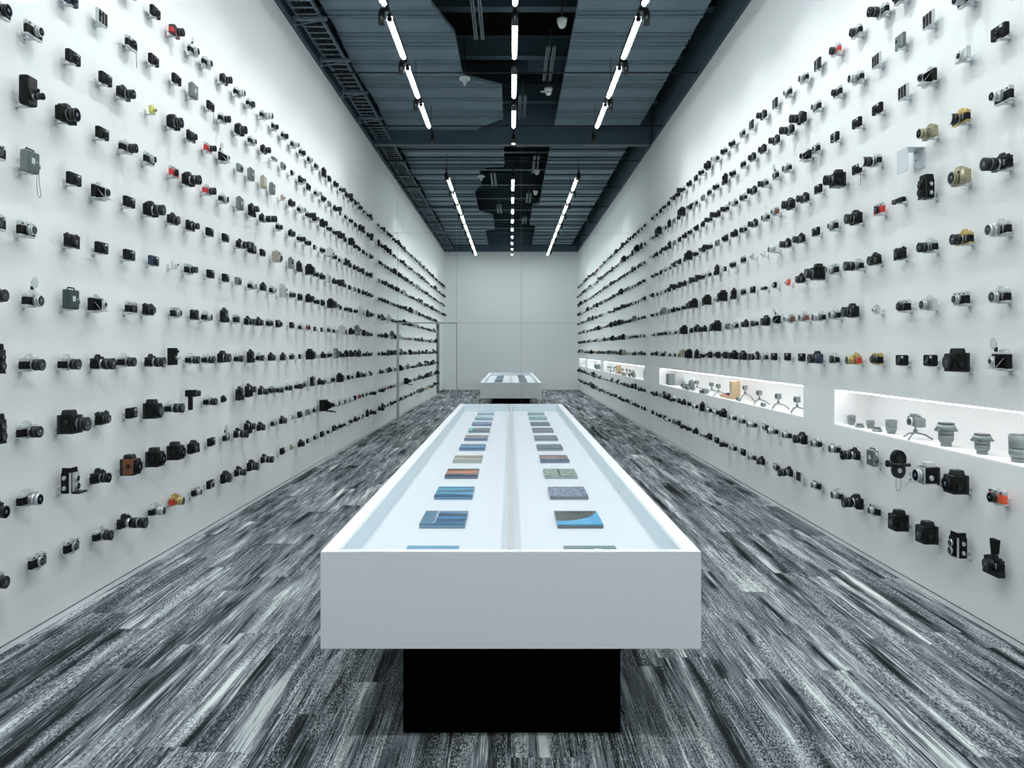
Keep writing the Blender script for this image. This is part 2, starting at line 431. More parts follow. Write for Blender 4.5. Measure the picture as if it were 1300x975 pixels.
# light tracks ---------------------------------------------------------------
TZ = 5.28; SPOTW = 68
for nm, x in (('left', -1.34), ('middle', .045), ('right', 1.41)):
    t = thing('light_track', 'thin black ceiling light track, the %s one of three' % nm, 'light track', (x, 0, TZ))
    mb = MB(); mb.box((0, (ZB + .2 + 10.85) / 2, 0), (.035, 10.85 - ZB - .2, .03), M['black_metal']); mb.build('track_rail', t)
    mb = MB()
    for yy in (1, 3.5, 6, 8.9, 10.6): mb.cyl((0, yy, .015), (0, 0, 1), .005, .005, .75, M['black_metal'], 6)
    mb.build('suspension_rod', t)
    for k in range(9):
        y1 = 10.33 - 1.222 * k; y0 = y1 - .90
        o = thing('linear_lamp', 'glowing white tube lamp on the %s ceiling track, %s from the mirror wall' % (nm, ORD[k]), 'ceiling light', (x, (y0 + y1) / 2, TZ - .055), 0, 'tube lamps on the %s track' % nm)
        mb = MB(14); mb.cyl((0, -.45, 0), (0, 1, 0), .024, .024, .90, M['tube']); mb.build('glowing_tube', o)
        mb = MB(14); mb.cyl((0, -.475, 0), (0, 1, 0), .026, .026, .025, M['black_metal']); mb.cyl((0, .45, 0), (0, 1, 0), .026, .026, .025, M['black_metal'])
        mb.box((0, 0, .032), (.078, .94, .008), M['black_metal']); mb.build('end_cap', o)
        for s_ in (-1, 1):
            mb = MB(8); mb.box((s_ * .037, 0, .009), (.004, .94, .046), M['black_metal']); mb.build('side_baffle', o)
        o = thing('track_spotlight', 'small black cylinder spotlight on the %s ceiling track, %s from the mirror wall' % (nm, ORD[k]), 'spotlight', (x, y1 + .16 + (.28 if k == 0 else 0), TZ - .02), 0, 'spotlights on the %s track' % nm)
        sx = {'left': -.06, 'middle': .0, 'right': .06}[nm] if k else 0
        mb = MB(14); td = (0, 0, -1); mb.cyl((sx, 0, -.03), td, .036, .036, .14, M['black_metal']); mb.build('lamp_head', o)
        ld = bpy.data.lights.new('spot_beam', 'SPOT'); ld.energy = SPOTW * (1.9 if k == 8 else .55 if nm == 'middle' else 1); ld.spot_size = math.radians(105); ld.spot_blend = 1.0; ld.shadow_soft_size = .04; ld.color = (.955, .99, 1)
        lo = bpy.data.objects.new('spot_beam', ld); C.objects.link(lo); lo.parent = o; lo.location = (sx * 1.9, 0, -.19)
        lo.rotation_euler = (Vector((-x, 1.75, -4.5)) if k == 8 else Vector((sx * 6.5, 0, -1))).to_track_quat('-Z', 'Y').to_euler()
        mb = MB(8); mb.box((sx / 2, 0, -.01), (abs(sx) + .03, .02, .03), M['black_metal']); mb.build('adapter', o)
        if nm == 'middle' and k == 0:
            mb = MB(14); mb.cyl((sx, 0, -.174), (0, 0, 1), .03, .03, .004, M['spot_glow']); mb.build('glowing_lens', o)

# sensors under the void
for (x, y, z, kind, lab) in [(-.68, 9.3, 5.56, 'disc', 'white ceiling detector with a wide disc and cone, beside the left deck edge'),
                             (.63, 7.75, 5.58, 'dome', 'white dome sensor hanging between middle and right tracks, farthest from the mirror'),
                             (.58, 9.72, 5.55, 'arm', 'white dome sensor on a short side arm, between middle and right tracks')]:
    t = thing('ceiling_sensor', lab, 'sensor', (x, y, z), 0)
    mb = MB(18)
    if kind == 'disc': mb.cyl((0, 0, 0), (0, 0, 1), .085, .075, .03, M['sensor']); mb.cyl((0, 0, -.09), (0, 0, 1), .012, .045, .09, M['sensor'])
    else: mb.cyl((0, 0, 0), (0, 0, 1), .055, .065, .05, M['sensor']); mb.sphere((0, 0, -.01), .05, M['sensor'])
    mb.build('sensor_body', t)
    mb = MB(8); mb.cyl((0, 0, .03), (0, 0, 1), .01, .01, .55, M['black_metal'])
    if kind == 'arm': mb.box((-.06, 0, .0), (.12, .02, .02), M['sensor'])
    mb.build('drop_rod', t)

# ================================================================== LIGHT TABLE
TY0, TY1, TT, TW = 2.40, 8.98, .795, 1.449
BW = TW / 2
t = thing('display_table', 'long white light table on a black plinth in the middle of the room', 'display table', (0, 0, 0))
mb = MB()
rim = .062; bh = .369; rec = .10
zc = TT - bh / 2; cy = (TY0 + TY1) / 2; ln = TY1 - TY0
mb.box((-BW + rim / 2, cy + .006, zc), (rim, ln - .012, bh), M['case']); mb.box((BW - rim / 2, cy + .006, zc), (rim, ln - .012, bh), M['case'])
mb.box((0, TY0 + .006, zc), (TW, .012, bh), M['case']); mb.box((0, TY0 + .02, zc), (TW - 2 * rim, .02, bh), M['case'])
mb.box((0, TY1 - .03, zc), (TW - 2 * rim, .06, bh), M['case'])
mb.box((0, cy, TT - bh + .01), (TW - .03, ln - .03, .02), M['case'])
mb.build('case', t)
mb = MB(); iz = TT - rec / 2 - .004; iw = TW - 2 * rim
mb.box((-iw / 2 + .003, cy, iz), (.006, ln - .1, rec), M['case_in']); mb.box((iw / 2 - .003, cy, iz), (.006, ln - .1, rec), M['case_in'])
mb.box((0, TY1 - .063, iz), (iw, .006, rec), M['case_in'])
mb.build('inner_lining', t)
for s in (-1, 1):
    mb = MB(); mb.box((s * (iw / 4 + .006), cy, TT - rec - .01), (iw / 2 - .012, ln - .1, .02), M['panel']); mb.build('light_panel', t)
mb = MB(); mb.box((0.002, cy, TT - rec / 2), (.027, ln - .09, rec - .004), M['divider']); mb.build('divider', t)
mb = MB(); mb.box((.004, (2.573 + 8.8) / 2, (TT - bh) / 2), (.888, 8.8 - 2.573, TT - bh), M['plinth'], .003); mb.build('plinth', t)
PZ = TT - rec

def printmat(name, kind, cols, seed):
    """procedural picture in the print's own object space (x -.11..+.11, y 0..+.25)"""
    m, nt, b = newmat(name); N = nt.nodes.new; L = nt.links.new
    tc = N('ShaderNodeTexCoord'); mp = N('ShaderNodeMapping'); L(tc.outputs['Object'], mp.inputs[0])
    mp.inputs['Scale'].default_value = (4.5, 4.0, 1)
    n = N('ShaderNodeTexNoise'); n.noise_dimensions = '4D'; n.inputs['W'].default_value = seed
    n.inputs['Detail'].default_value = 4
    st = {'bands': (1.2, 9, .22), 'texture': (9, 14, 1.0), 'swirl': (3, 3, .22), 'fade': (1, 3, .05), 'sunset': (2, 6, .3)}[kind]
    m2 = N('ShaderNodeMapping'); m2.inputs['Scale'].default_value = (st[0], st[1], 1); L(mp.outputs[0], m2.inputs[0])
    n.inputs['Scale'].default_value = 1.0; L(m2.outputs[0], n.inputs['Vector'])
    sp = N('ShaderNodeSeparateXYZ'); L(mp.outputs[0], sp.inputs[0])
    ma = N('ShaderNodeMath'); ma.operation = 'MULTIPLY_ADD'; L(n.outputs['Fac'], ma.inputs[0]); ma.inputs[1].default_value = st[2] * 2
    sub = N('ShaderNodeMath'); sub.operation = 'SUBTRACT'; sub.inputs[1].default_value = st[2]
    if kind == 'swirl':
        dn = N('ShaderNodeVectorMath'); dn.operation = 'DISTANCE'; L(tc.outputs['Object'], dn.inputs[0]); dn.inputs[1].default_value = (-.10, .26, .02)
        ring = N('ShaderNodeMath'); ring.operation = 'SINE'; rs = N('ShaderNodeMath'); rs.operation = 'MULTIPLY'; rs.inputs[1].default_value = 330
        L(dn.outputs['Value'], rs.inputs[0]); L(rs.outputs[0], ring.inputs[0])
        rm = N('ShaderNodeMapRange'); rm.inputs['From Min'].default_value = .2; rm.inputs['From Max'].default_value = 1; rm.inputs['To Min'].default_value = .12; rm.inputs['To Max'].default_value = .36
        L(ring.outputs[0], rm.inputs['Value'])
        ins = N('ShaderNodeMath'); ins.operation = 'GREATER_THAN'; ins.inputs[1].default_value = .205; L(dn.outputs['Value'], ins.inputs[0])
        mm = N('ShaderNodeMix'); mm.data_type = 'FLOAT'; L(ins.outputs[0], mm.inputs[0]); L(rm.outputs['Result'], mm.inputs[2]); mm.inputs[3].default_value = .78
        L(mm.outputs[0], sub.inputs[0]); m2.inputs['Scale'].default_value = (2, 2, 1)
    elif kind == 'texture': sub.inputs[0].default_value = .5
    else: L(sp.outputs['Y'], sub.inputs[0])
    L(sub.outputs[0], ma.inputs[2])
    cr = N('ShaderNodeValToRGB'); e = cr.color_ramp
    while len(e.elements) < len(cols): e.elements.new(.5)
    for i, (el, c) in enumerate(zip(e.elements, cols)): el.position = .12 + .76 * i / max(1, len(cols) - 1); el.color = (*c, 1)
    L(ma.outputs[0], cr.inputs[0]); L(cr.outputs[0], b.inputs['Base Color'])
    b.inputs['Roughness'].default_value = .25
    return m
def c8(r, g_, b_): return tuple(((v / 255 + .055) / 1.055) ** 2.4 if v > 10 else v / 255 / 12.92 for v in (r, g_, b_))
PR_L = [('fade', [(225, 232, 232), (170, 205, 220), (110, 160, 190)], 'pale blue beach haze'),
        ('bands', [(60, 105, 140), (20, 60, 105), (70, 130, 170), (15, 50, 90), (95, 135, 160)], 'dark blue feathery streaks'),
        ('bands', [(40, 90, 130), (95, 165, 200), (40, 75, 100), (110, 175, 205), (60, 120, 160)], 'blue light streaks'),
        ('sunset', [(45, 60, 85), (120, 110, 120), (205, 130, 80), (150, 110, 80), (40, 40, 50)], 'orange sunset behind dark trees'),
        ('bands', [(150, 160, 150), (185, 180, 160), (90, 95, 90), (190, 185, 165)], 'beige desert'),
        ('bands', [(50, 90, 130), (110, 160, 200), (60, 100, 130), (75, 100, 115)], 'blue sea'),
        ('sunset', [(70, 90, 120), (140, 150, 165), (140, 120, 95), (80, 90, 95)], 'brown mountain lake'),
        ('bands', [(90, 105, 115), (120, 125, 130), (75, 85, 90)], 'grey horizon'),
        ('texture', [(60, 80, 120), (130, 150, 185), (60, 90, 140)], 'slate-blue rock'),
        ('fade', [(110, 150, 165), (175, 205, 210), (120, 165, 170)], 'pale turquoise water'),
        ('fade', [(130, 160, 175), (190, 215, 225), (150, 180, 190)], 'pale blue-grey mist')]
PR_R = [('fade', [(40, 70, 90), (20, 55, 80), (120, 140, 145)], 'dark teal night sky'),
        ('swirl', [(28, 42, 50), (120, 125, 110), (40, 90, 150), (70, 150, 205), (110, 185, 220)], 'dark spiral with bright blue'),
        ('texture', [(50, 60, 75), (110, 120, 145), (150, 160, 180), (70, 80, 100)], 'grey-violet rippled stone'),
        ('texture', [(120, 140, 135), (165, 180, 172), (90, 115, 112), (175, 190, 182)], 'pale green-grey bark'),
        ('sunset', [(60, 80, 110), (120, 120, 130), (150, 120, 100), (80, 85, 95)], 'brown dusk'),
        ('bands', [(90, 110, 120), (80, 100, 105), (110, 130, 140)], 'dark grey sea'),
        ('bands', [(100, 105, 115), (120, 115, 130), (80, 85, 90)], 'mauve-grey horizon'),
        ('bands', [(110, 120, 135), (100, 100, 115), (70, 80, 85)], 'slate-grey horizon'),
        ('bands', [(90, 110, 130), (60, 70, 80), (120, 135, 145)], 'charcoal banded'),
        ('bands', [(120, 160, 160), (150, 190, 190), (90, 130, 135)], 'sea-green'),
        ('fade', [(120, 145, 155), (180, 205, 205), (130, 155, 160)], 'silvery pale')]
for side, x, lst in (('left', -.3346, PR_L), ('right', .339, PR_R)):
    for k, (kind, cols, d) in enumerate(lst):
        yn = 2.475 + .59 * k
        m = printmat('print_picture', kind, [c8(*c) for c in cols], k * 3.1 + (side == 'right') * 17)
        avg = cols[0]; ms = simple('print_edge', c8(*[min(255, int(v * .6 + 85)) for v in avg]), .2)
        mb = MB(); mb.box((0, .125, .0085), (.2223, .25, .017), ms); mb.box((0, .125, .0195), (.2223, .25, .005), m)
        if side == 'left' and k == 1: mb.box((-.078, .125, .0222), (.066, .25, .0006), simple('print_inset', c8(88, 125, 150), .3))
        if side == 'left' and k == 1:
            for q in range(9): mb.box((-.043 + .002 * (q % 3), .02 + .026 * q, .0226), (.008, .012, .0006), M['wfront'])
        if side == 'left' and k == 7: mb.box((-.09, .125, .0222), (.03, .25, .0006), simple('print_inset', c8(60, 190, 190), .3))
        if side == 'right' and k == 3: mb.box((-.005, .125, .0222), (.012, .25, .0006), simple('print_inset', c8(50, 75, 85), .3))
        if side == 'right' and k == 0: mb.cyl((.03, .18, .021), (0, 0, 1), .03, .028, .0015, simple('print_inset', c8(200, 205, 200), .3))
        o = mb.build('photo_print', None, (x, yn, PZ + .0005))
        tag(o, '%s picture block, %s from near end of light table, %s column' % (d, ORD[k], side), 'photograph', 'picture blocks in the light table, %s column' % side)

# ================================================================== CAMERAS ON THE WALLS
B0 = .050   # gap between wall and camera back
CACHE = {}
CS = (.86, .80, 1.06)   # width, depth, height of the cameras as built
LENS = {'0': .008, '1': .02, '2': .042, '3': .070, '4': .105, '5': .165}

def bracket_parts(parts, w, hi):
    mb = MB(8, hi)
    mb.box((0, .003, .005), (.036, .006, .05), M['bracket'], .001)
    mb.box((0, .040, -.003), (.030, .080, .005), M['bracket'])
    if hi:
        mb.cyl((0, .006, .018), (0, 1, 0), .004, .004, .002, M['screw'], 8); mb.cyl((0, .006, -.008), (0, 1, 0), .004, .004, .002, M['screw'], 8)
    parts.append(('mounting_bracket', mb.mesh('mounting_bracket'), None))

def lens_parts(parts, x, y, z, r, ln, lm_, hi, white=False, seg=None):
    mb = MB(20 if hi else 8, hi)
    p = (x, y, z)
    if ln < .015: prof = [(0, ln, r, r * .95, lm_)]
    else:
        a = ln * .25
        prof = [(0, a, r * .86, r * .86, M['nickel'] if lm_ in (SIL, BLM) and hi else lm_), (a, ln * .6, r, r, lm_), (ln * .6, ln * .66, r * .93, r * .93, M['nickel'] if hi else lm_),
                (ln * .66, ln, r * .97, r * 1.02, lm_)]
    mb.lathe(p, prof)
    parts.append(('lens', mb.mesh('lens'), None)); li = len(parts) - 1
    mb = MB(20 if hi else 8, hi)
    if white: mb.cyl((x, y + ln, z), (0, 1, 0), r * 1.15, r * 1.15, .006, M['wfront'])
    else:
        mb.cyl((x, y + ln, z), (0, 1, 0), r * .86, r * .82, .0015, M['glass'])
        if hi: mb.cyl((x, y + ln, z), (0, 1, 0), r * .5, r * .1, .0035, M['glasst'])
    parts.append(('front_cap' if white else 'front_glass', mb.mesh('front_glass'), li))

def make(code, hi=True):
    """returns list of parts (name, mesh, parent index) and dims (height, protrusion of visual centre)"""
    key = (code, hi)
    if key in CACHE: return CACHE[key]
    T_, S_ = code[0], code[1]; opt = code[2:]
    le, me, lz = SC[S_]
    sd = rnd.random
    parts = []; hh = .08; pr = .1
    bv = .004; y0 = B0
    def P(name, mb, par=None): parts.append((name, mb.mesh(name), par)); return len(parts) - 1
    ln = next((LENS[ch] for ch in opt if ch in LENS), .042)
    white = 'W' in opt
    def flash(x, z):
        mb = MB(18, hi); mb.box((x, y0 + .016, z + .012), (.014, .014, .024), BLM); mb.cyl((x, y0 + .018, z + .042), (0, 1, 0), .014, .030, .018, me); mb.cyl((x, y0 + .036, z + .042), (0, 1, 0), .026, .026, .001, M['flashwin'])
        P('flash_gun', mb)
    def slr(w=.138, h=.060, d=.036, zb=0.0, big=1.0):
        mb = MB(12, hi); mb.box((0, y0 + d / 2, zb + h * .42), (w, d, h * .66), le, .006); bi = P('body', mb)
        mb = MB(16, hi)
        mb.box((0, y0 + d / 2, zb + h * .88), (w * .985, d * .94, h * .26), me, .004)
        mb.box((0, y0 + d / 2, zb + .004), (w * .985, d * .94, .008), me, .002)
        mb.box((0, y0 + d * .45, zb + h + .011), (.052, d * .8, .026), me, .003, taper=(.55, .7))
        mb.box((0, y0 + d * .95, zb + h + .004), (.040, d * .28, .016), me, .002, taper=(.6, .6))
        P('top_plate', mb)
        mb = MB(12, hi)
        mb.cyl((-w * .36, y0 + d * .5, zb + h), (0, 0, 1), .011, .010, .009, me); P('rewind_knob', mb)
        mb = MB(12, hi); mb.cyl((w * .30, y0 + d * .5, zb + h), (0, 0, 1), .010, .010, .007, me); P('speed_dial', mb)
        mb = MB(10, hi); mb.cyl((w * .41, y0 + d * .6, zb + h), (0, 0, 1), .005, .005, .006, M['nickel']); P('shutter_button', mb)
        if hi:
            mb = MB(10, hi); mb.cyl((-w * .30, y0 + d, zb + h * .62), (0, 1, 0), .006, .006, .005, M['nickel']); mb.box((-w * .30, y0 + d + .003, zb + h * .42), (.006, .005, .024), M['nickel'], .001)
            P('self_timer', mb)
            mb = MB(4, hi); mb.box((0, y0 - .002, zb + h + .008), (.018, .006, .012), M['glass']); P('eyepiece', mb)
        lens_parts(parts, 0, y0 + d, zb + h * .46, .029 * big + (.004 if ln > .1 else 0), ln, lz, hi, white)
    if T_ == 's':
        slr(); hh = .085; pr = B0 + (.036 + ln) / 2
        if 'F' in opt: flash(0, .078); hh = .10
        if 'P' in opt:
            mb = MB(8, hi); mb.box((0, y0 + .012, .118), (.03, .035, .075), BLK, .003, taper=(1.9, .9)); P('waist_finder_hood', mb)
            mb = MB(8, hi); mb.box((0, y0 + .02, -.012), (.13, .05, .03), BLM, .004); P('motor_drive', mb); hh = .13
    elif T_ == 'g':   # motor drive / vertical grip
        mb = MB(8, hi); mb.box((0, y0 + .024, .022), (.135, .048, .042), le, .006); P('battery_grip', mb)
        slr(zb=.042); hh = .125; pr = B0 + (.036 + ln) / 2
    elif T_ == 'b':   # bulky moulded reflex
        mb = MB(12, hi); mb.box((0, y0 + .024, .040), (.145, .048, .078), le, .012); mb.cyl((-.052, y0 + .045, .004), (0, 0, 1), .021, .017, .068, le, 14); P('body', mb)
        mb = MB(12, hi); mb.box((0, y0 + .028, .086), (.068, .062, .032), me, .008, taper=(.55, .7)); P('pentaprism', mb)
        mb = MB(14, hi); mb.cyl((-.05, y0 + .03, .076), (0, 0, 1), .013, .012, .009, me); P('mode_dial', mb); mb = MB(14, hi); mb.cyl((.05, y0 + .025, .078), (0, 0, 1), .014, .013, .008, me); P('speed_dial', mb); mb = MB(10, hi); mb.cyl((-.053, y0 + .055, .070), (0, .3, 1), .007, .007, .006, M['nickel']); P('shutter_button', mb)
        lens_parts(parts, .008, y0 + .046, .040, .036, ln, lz, hi, white); hh = .10; pr = B0 + (.048 + ln) / 2
    elif T_ == 'r':   # rangefinder
        w, h, d = .128, .070, .030
        mb = MB(10, hi); mb.box((0, y0 + d / 2, .030), (w, d, .046), le, .007); P('body', mb)
        mb = MB(12, hi); mb.box((0, y0 + d / 2, .062), (w, d, .020), me, .004); mb.box((0, y0 + d / 2, .004), (w, d, .008), me, .002); P('top_plate', mb)
        mb = MB(4, hi); mb.box((.045, y0 + d, .062), (.018, .003, .010), M['glasst']); mb.box((0, y0 + d, .062), (.012, .003, .007), M['glasst']); mb.box((-.04, y0 + d, .062), (.010, .003, .008), M['glass']); P('viewfinder_window', mb)
        mb = MB(12, hi); mb.cyl((-.045, y0 + d / 2, .072), (0, 0, 1), .010, .009, .007, me); P('shutter_dial', mb); mb = MB(12, hi); mb.cyl((.045, y0 + d / 2, .072), (0, 0, 1), .009, .009, .006, me); P('rewind_knob', mb); mb = MB(8, hi); mb.box((0, y0 + d / 2, .074), (.018, .016, .004), M['nickel']); P('accessory_shoe', mb)
        lens_parts(parts, 0, y0 + d, .033, .024, ln, lz, hi, white); hh = .080; pr = B0 + (d + ln) / 2
        if 'F' in opt: flash(.02, .075)
    elif T_ == 'c':   # compact
        w, h, d = .118, .066, .036
        mb = MB(10, hi); mb.box((0, y0 + d / 2, h / 2), (w, d, h), le, .009); P('body', mb)
        mb = MB(8, hi); mb.box((-.028, y0 + d, h - .014), (.024, .004, .013), M['flashwin'], .001); P('flash_window', mb)
        mb = MB(8, hi); mb.box((.006, y0 + d, h - .014), (.015, .004, .010), M['glasst']); P('viewfinder_window', mb)
        mb = MB(8, hi); mb.box((-.002, y0 + d + .001, .026), (.052, .006, .044), me, .004); mb.cyl((-.042, y0 + d / 2, h), (0, 0, 1), .006, .006, .003, M['nickel']); P('front_plate', mb)
        lens_parts(parts, -.002, y0 + d + .003, .027, .019, ln if any(ch in LENS for ch in opt) else .014, lz, hi, white); hh = h; pr = B0 + (d + .015) / 2
    elif T_ == 'f':   # flat folding compact, ribbed face
        w, h, d = .112, .088, .024
        mb = MB(10, hi); mb.box((0, y0 + d / 2, h / 2), (w, d, h), me, .006); P('body', mb)
        mb = MB(6, hi)
        for j in range(3): mb.box((-.034 + .034 * j, y0 + d, h / 2), (.027, .004, h * .84), le if j != 1 else (BLK if me is SIL else GRM), .001)
        P('ribbed_cover', mb)
        mb = MB(12, hi); mb.cyl((.03, y0 + d + .002, h * .62), (0, 1, 0), .010, .010, .002, M['glass']); P('lens', mb)
        hh = h; pr = B0 + d / 2
    elif T_ == 'h':   # long slim pocket camera
        mb = MB(10, hi); mb.box((0, y0 + .018, .015), (.135, .036, .028), le, .004); P('body', mb)
        mb = MB(8, hi); mb.box((.03, y0 + .036, .016), (.045, .003, .018), M['glasst']); mb.box((-.04, y0 + .02, .030), (.02, .015, .003), M['nickel']); P('window_strip', mb)
        mb = MB(12, hi); mb.cyl((-.03, y0 + .036, .015), (0, 1, 0), .009, .009, .003, M['glass']); P('lens', mb)
        hh = .03; pr = B0 + .018
    elif T_ == 'k':   # folding bellows camera
        w, h, d = .135, .085, .030
        mb = MB(10, hi); mb.box((0, y0 + d / 2, h / 2), (w, d, h * .9), le, .006); mb.box((0, y0 + d / 2, h * .96), (w, d, h * .1), me, .003); mb.box((0, y0 + d / 2, .003), (w, d, .006), me); P('body', mb)
        mb = MB(6, hi); mb.box((0, y0 + d + .032, .006), (.072, .066, .005), me, .001); P('bed_door', mb)
        mb = MB(4, hi)
        for j in range(5):
            s = 1 - j * .12
            mb.box((0, y0 + d + .005 + j * .009, .042), (.066 * s, .006, .060 * s), BLK)
        P('bellows', mb)
        mb = MB(18, hi); mb.box((0, y0 + d + .051, .040), (.046, .005, .058), me, .003); mb.cyl((0, y0 + d + .053, .042), (0, 1, 0), .022, .020, .012, lz); P('lens_standard', mb); li = len(parts) - 1
        mb = MB(14, hi); mb.cyl((0, y0 + d + .065, .042), (0, 1, 0), .013, .012, .002, M['glass']); P('front_glass', mb, li)
        mb = MB(6, hi)
        for s in (-1, 1): mb.tube([(s * .036, y0 + d, .060), (s * .028, y0 + d + .05, .010)], .0022, M['nickel'])
        P('strut', mb)
        mb = MB(8, hi); mb.box((.0, y0 + d / 2, h + .010), (.03, .02, .016), me, .002); mb.cyl((-.045, y0 + d / 2, h), (0, 0, 1), .009, .009, .007, me); P('viewfinder', mb)
        if 'F' in opt: flash(.045, .09)
        hh = .095; pr = B0 + .05
    elif T_ == 'm':   # medium format box reflex
        mb = MB(10, hi); mb.box((0, y0 + .055, .050), (.100, .110, .098), le, .007); mb.box((0, y0 + .055, .004), (.102, .112, .008), me); mb.box((0, y0 + .11, .05), (.094, .008, .094), me, .003); P('body', mb)
        mb = MB(8, hi); mb.box((0, y0 + .050, .113), (.066, .076, .028), me, .004, taper=(.8, .85)); P('finder_hood', mb)
        mb = MB(8, hi); mb.box((0, y0 + .012, .05), (.106, .024, .104), BLM if me is not OLV else me, .004); P('film_back', mb)
        mb = MB(12, hi); mb.cyl((-.050, y0 + .07, .04), (-1, 0, 0), .016, .014, .014, me); mb.cyl((.050, y0 + .07, .06), (1, 0, 0), .014, .012, .012, me); P('winding_knob', mb)
        lens_parts(parts, 0, y0 + .114, .050, .038, ln, lz, hi, white); hh = .128; pr = B0 + (.11 + ln) / 2
    elif T_ == 't':   # twin lens reflex
        w, d, h = .078, .072, .112
        mb = MB(10, hi); mb.box((0, y0 + d / 2, h / 2), (w, d, h), le, .004); P('body', mb)
        mb = MB(8, hi)
        for s in (-1, 1): mb.box((s * w / 2, y0 + d - .004, h / 2), (.006, .012, h), me); 
        mb.box((0, y0 + d, .003), (w, .014, .006), me); mb.box((0, y0 + d + .006, h / 2 + .004), (w * .74, .012, h * .92), (me if 'D' in opt or S_ != 's' else le), .004); P('front_standard', mb)
        mb = MB(8, hi); mb.box((0, y0 + d / 2, h + .013), (w * .92, d * .92, .026), le, .002, taper=(.95, .95)); mb.box((0, y0 + d / 2, h + .027), (w * .8, d * .8, .003), me); P('viewing_hood', mb)
        mb = MB(14, hi)
        for z in (.03, .08): mb.cyl((-w / 2, y0 + .03, z), (-1, 0, 0), .012, .011, .010, M['nickel'])
        for z in (.03, .085): mb.cyl((w / 2, y0 + .03, z), (1, 0, 0), .013, .012, .012, M['nickel'])
        P('focus_knob', mb)
        lens_parts(parts, 0, y0 + d + .012, .078, .019, .014, me if me is not BLM else BLM, hi); lens_parts(parts, 0, y0 + d + .012, .036, .020, .016, me, hi)
        if 'D' in opt:
            mb = MB(8, hi); mb.box((0, y0 + d + .035, .004), (w, .055, .012), BLM, .003); mb.tube([(-w / 2 - .004, y0 + .02, .02), (-w / 2 - .004, y0 + .06, .05)], .005, M['nickel']); P('base_tray', mb)
        hh = .135; pr = B0 + .05
    elif T_ == 'v':   # box cine camera, broad face outwards
        mb = MB(10, hi); mb.box((0, y0 + .024, .056), (.108, .048, .108), le, .010); P('body', mb)
        mb = MB(8, hi); mb.box((0, y0 + .049, .058), (.094, .004, .094), me, .006); mb.box((.004, y0 + .052, .060), (.026, .002, .028), M['flashwin']); mb.cyl((-.026, y0 + .051, .060), (0, 1, 0), .005, .005, .003, M['nickel']); P('side_cover', mb)
        mb = MB(14, hi); mb.cyl((-.054, y0 + .024, .085), (-1, 0, 0), .013, .012, .012, M['nickel']); mb.cyl((-.054, y0 + .024, .045), (-1, 0, 0), .015, .014, .02, lz); mb.cyl((-.074, y0 + .024, .045), (-1, 0, 0), .011, .011, .001, M['glass']); P('lens', mb)
        mb = MB(8, hi); mb.tube([(-.035, y0 + .024, .110), (-.030, y0 + .024, .120), (.030, y0 + .024, .120), (.035, y0 + .024, .110)], .004, BLK); P('carrying_handle', mb)
        hh = .118; pr = B0 + .03
    elif T_ == 'V':   # tall upright plain cine box
        mb = MB(10, hi); mb.box((0, y0 + .035, .062), (.055, .070, .122), le, .004); P('body', mb)
        mb = MB(12, hi); mb.cyl((0, y0 + .07, .055), (0, 1, 0), .016, .015, .035, SIL); P('lens', mb)
        mb = MB(12, hi); mb.box((0, y0 + .082, .098), (.02, .025, .02), me, .003); P('viewfinder', mb)
        hh = .124; pr = B0 + .05
    elif T_ == 'n':   # cine camera with two round magazine lobes
        mb = MB(28, hi); mb.cyl((-.022, y0 + .055, .115), (1, 0, 0), .056, .056, .044, le, 28 if hi else 10); mb.cyl((-.020, y0 + .055, .045), (1, 0, 0), .050, .050, .040, BLM if S_ != 'q' else le, 28 if hi else 10)
        P('body', mb)
        mb = MB(20, hi); mb.cyl((-.026, y0 + .055, .115), (1, 0, 0), .026, .026, .052, me); mb.cyl((-.024, y0 + .055, .045), (1, 0, 0), .016, .016, .048, M['nickel']); P('magazine_cover', mb)
        mb = MB(14, hi); mb.cyl((-.036, y0 - .02, .082), (0, 1, 0), .011, .011, .14, me); P('viewfinder_tube', mb)
        lens_parts(parts, 0, y0 + .10, .086, .022, .05, me, hi)
        mb = MB(6, hi); pts = [(0, y0 + .07, .0), (0, y0 + .074, -.06), (0, y0 + .065, -.082), (0, y0 + .045, -.082), (0, y0 + .035, -.06), (0, y0 + .03, 0)]; mb.tube(pts, .0016, M['strap']); P('wrist_strap', mb)
        hh = .17; pr = B0 + .07
    elif T_ == 'z':   # spring-driven cine with turret and tele lens
        mb = MB(12, hi); mb.box((0, y0 + .032, .075), (.085, .064, .148), le, .016); P('body', mb)
        mb = MB(10, hi); mb.box((0, y0 + .062, .075), (.074, .008, .136), me, .012); P('front_cover', mb)
        mb = MB(24, hi); mb.cyl((0, y0 + .066, .060), (0, 1, 0), .034, .034, .008, me); P('lens_turret', mb)
        lens_parts(parts, .012, y0 + .074, .045, .017, .07, lz, hi); lens_parts(parts, -.012, y0 + .074, .082, .010, .02, me, hi)
        mb = MB(14, hi); mb.cyl((-.0425, y0 + .032, .06), (-1, 0, 0), .014, .013, .012, M['nickel']); mb.tube([(-.05, y0 + .03, .06), (-.055, y0 + .05, .085)], .003, M['nickel']); P('winding_key', mb)
        hh = .15; pr = B0 + .055
    elif T_ == 'p':   # pistol-grip cine camera
        mb = MB(12, hi); mb.box((0, y0 + .045, .128), (.052, .11, .052), le, .012); P('body', mb)
        mb = MB(10, hi); mb.box((0, y0 + .035, .055), (.030, .040, .105), le, .008); P('pistol_grip', mb)
        lens_parts(parts, 0, y0 + .10, .128, .022, .03, lz, hi); hh = .155; pr = B0 + .06
    elif T_ == 'i':   # large box / instant camera
        mb = MB(10, hi); mb.box((0, y0 + .045, .052), (.135, .09, .100), le, .008); mb.box((0, y0 + .088, .038), (.118, .02, .060), me, .006); P('body', mb)
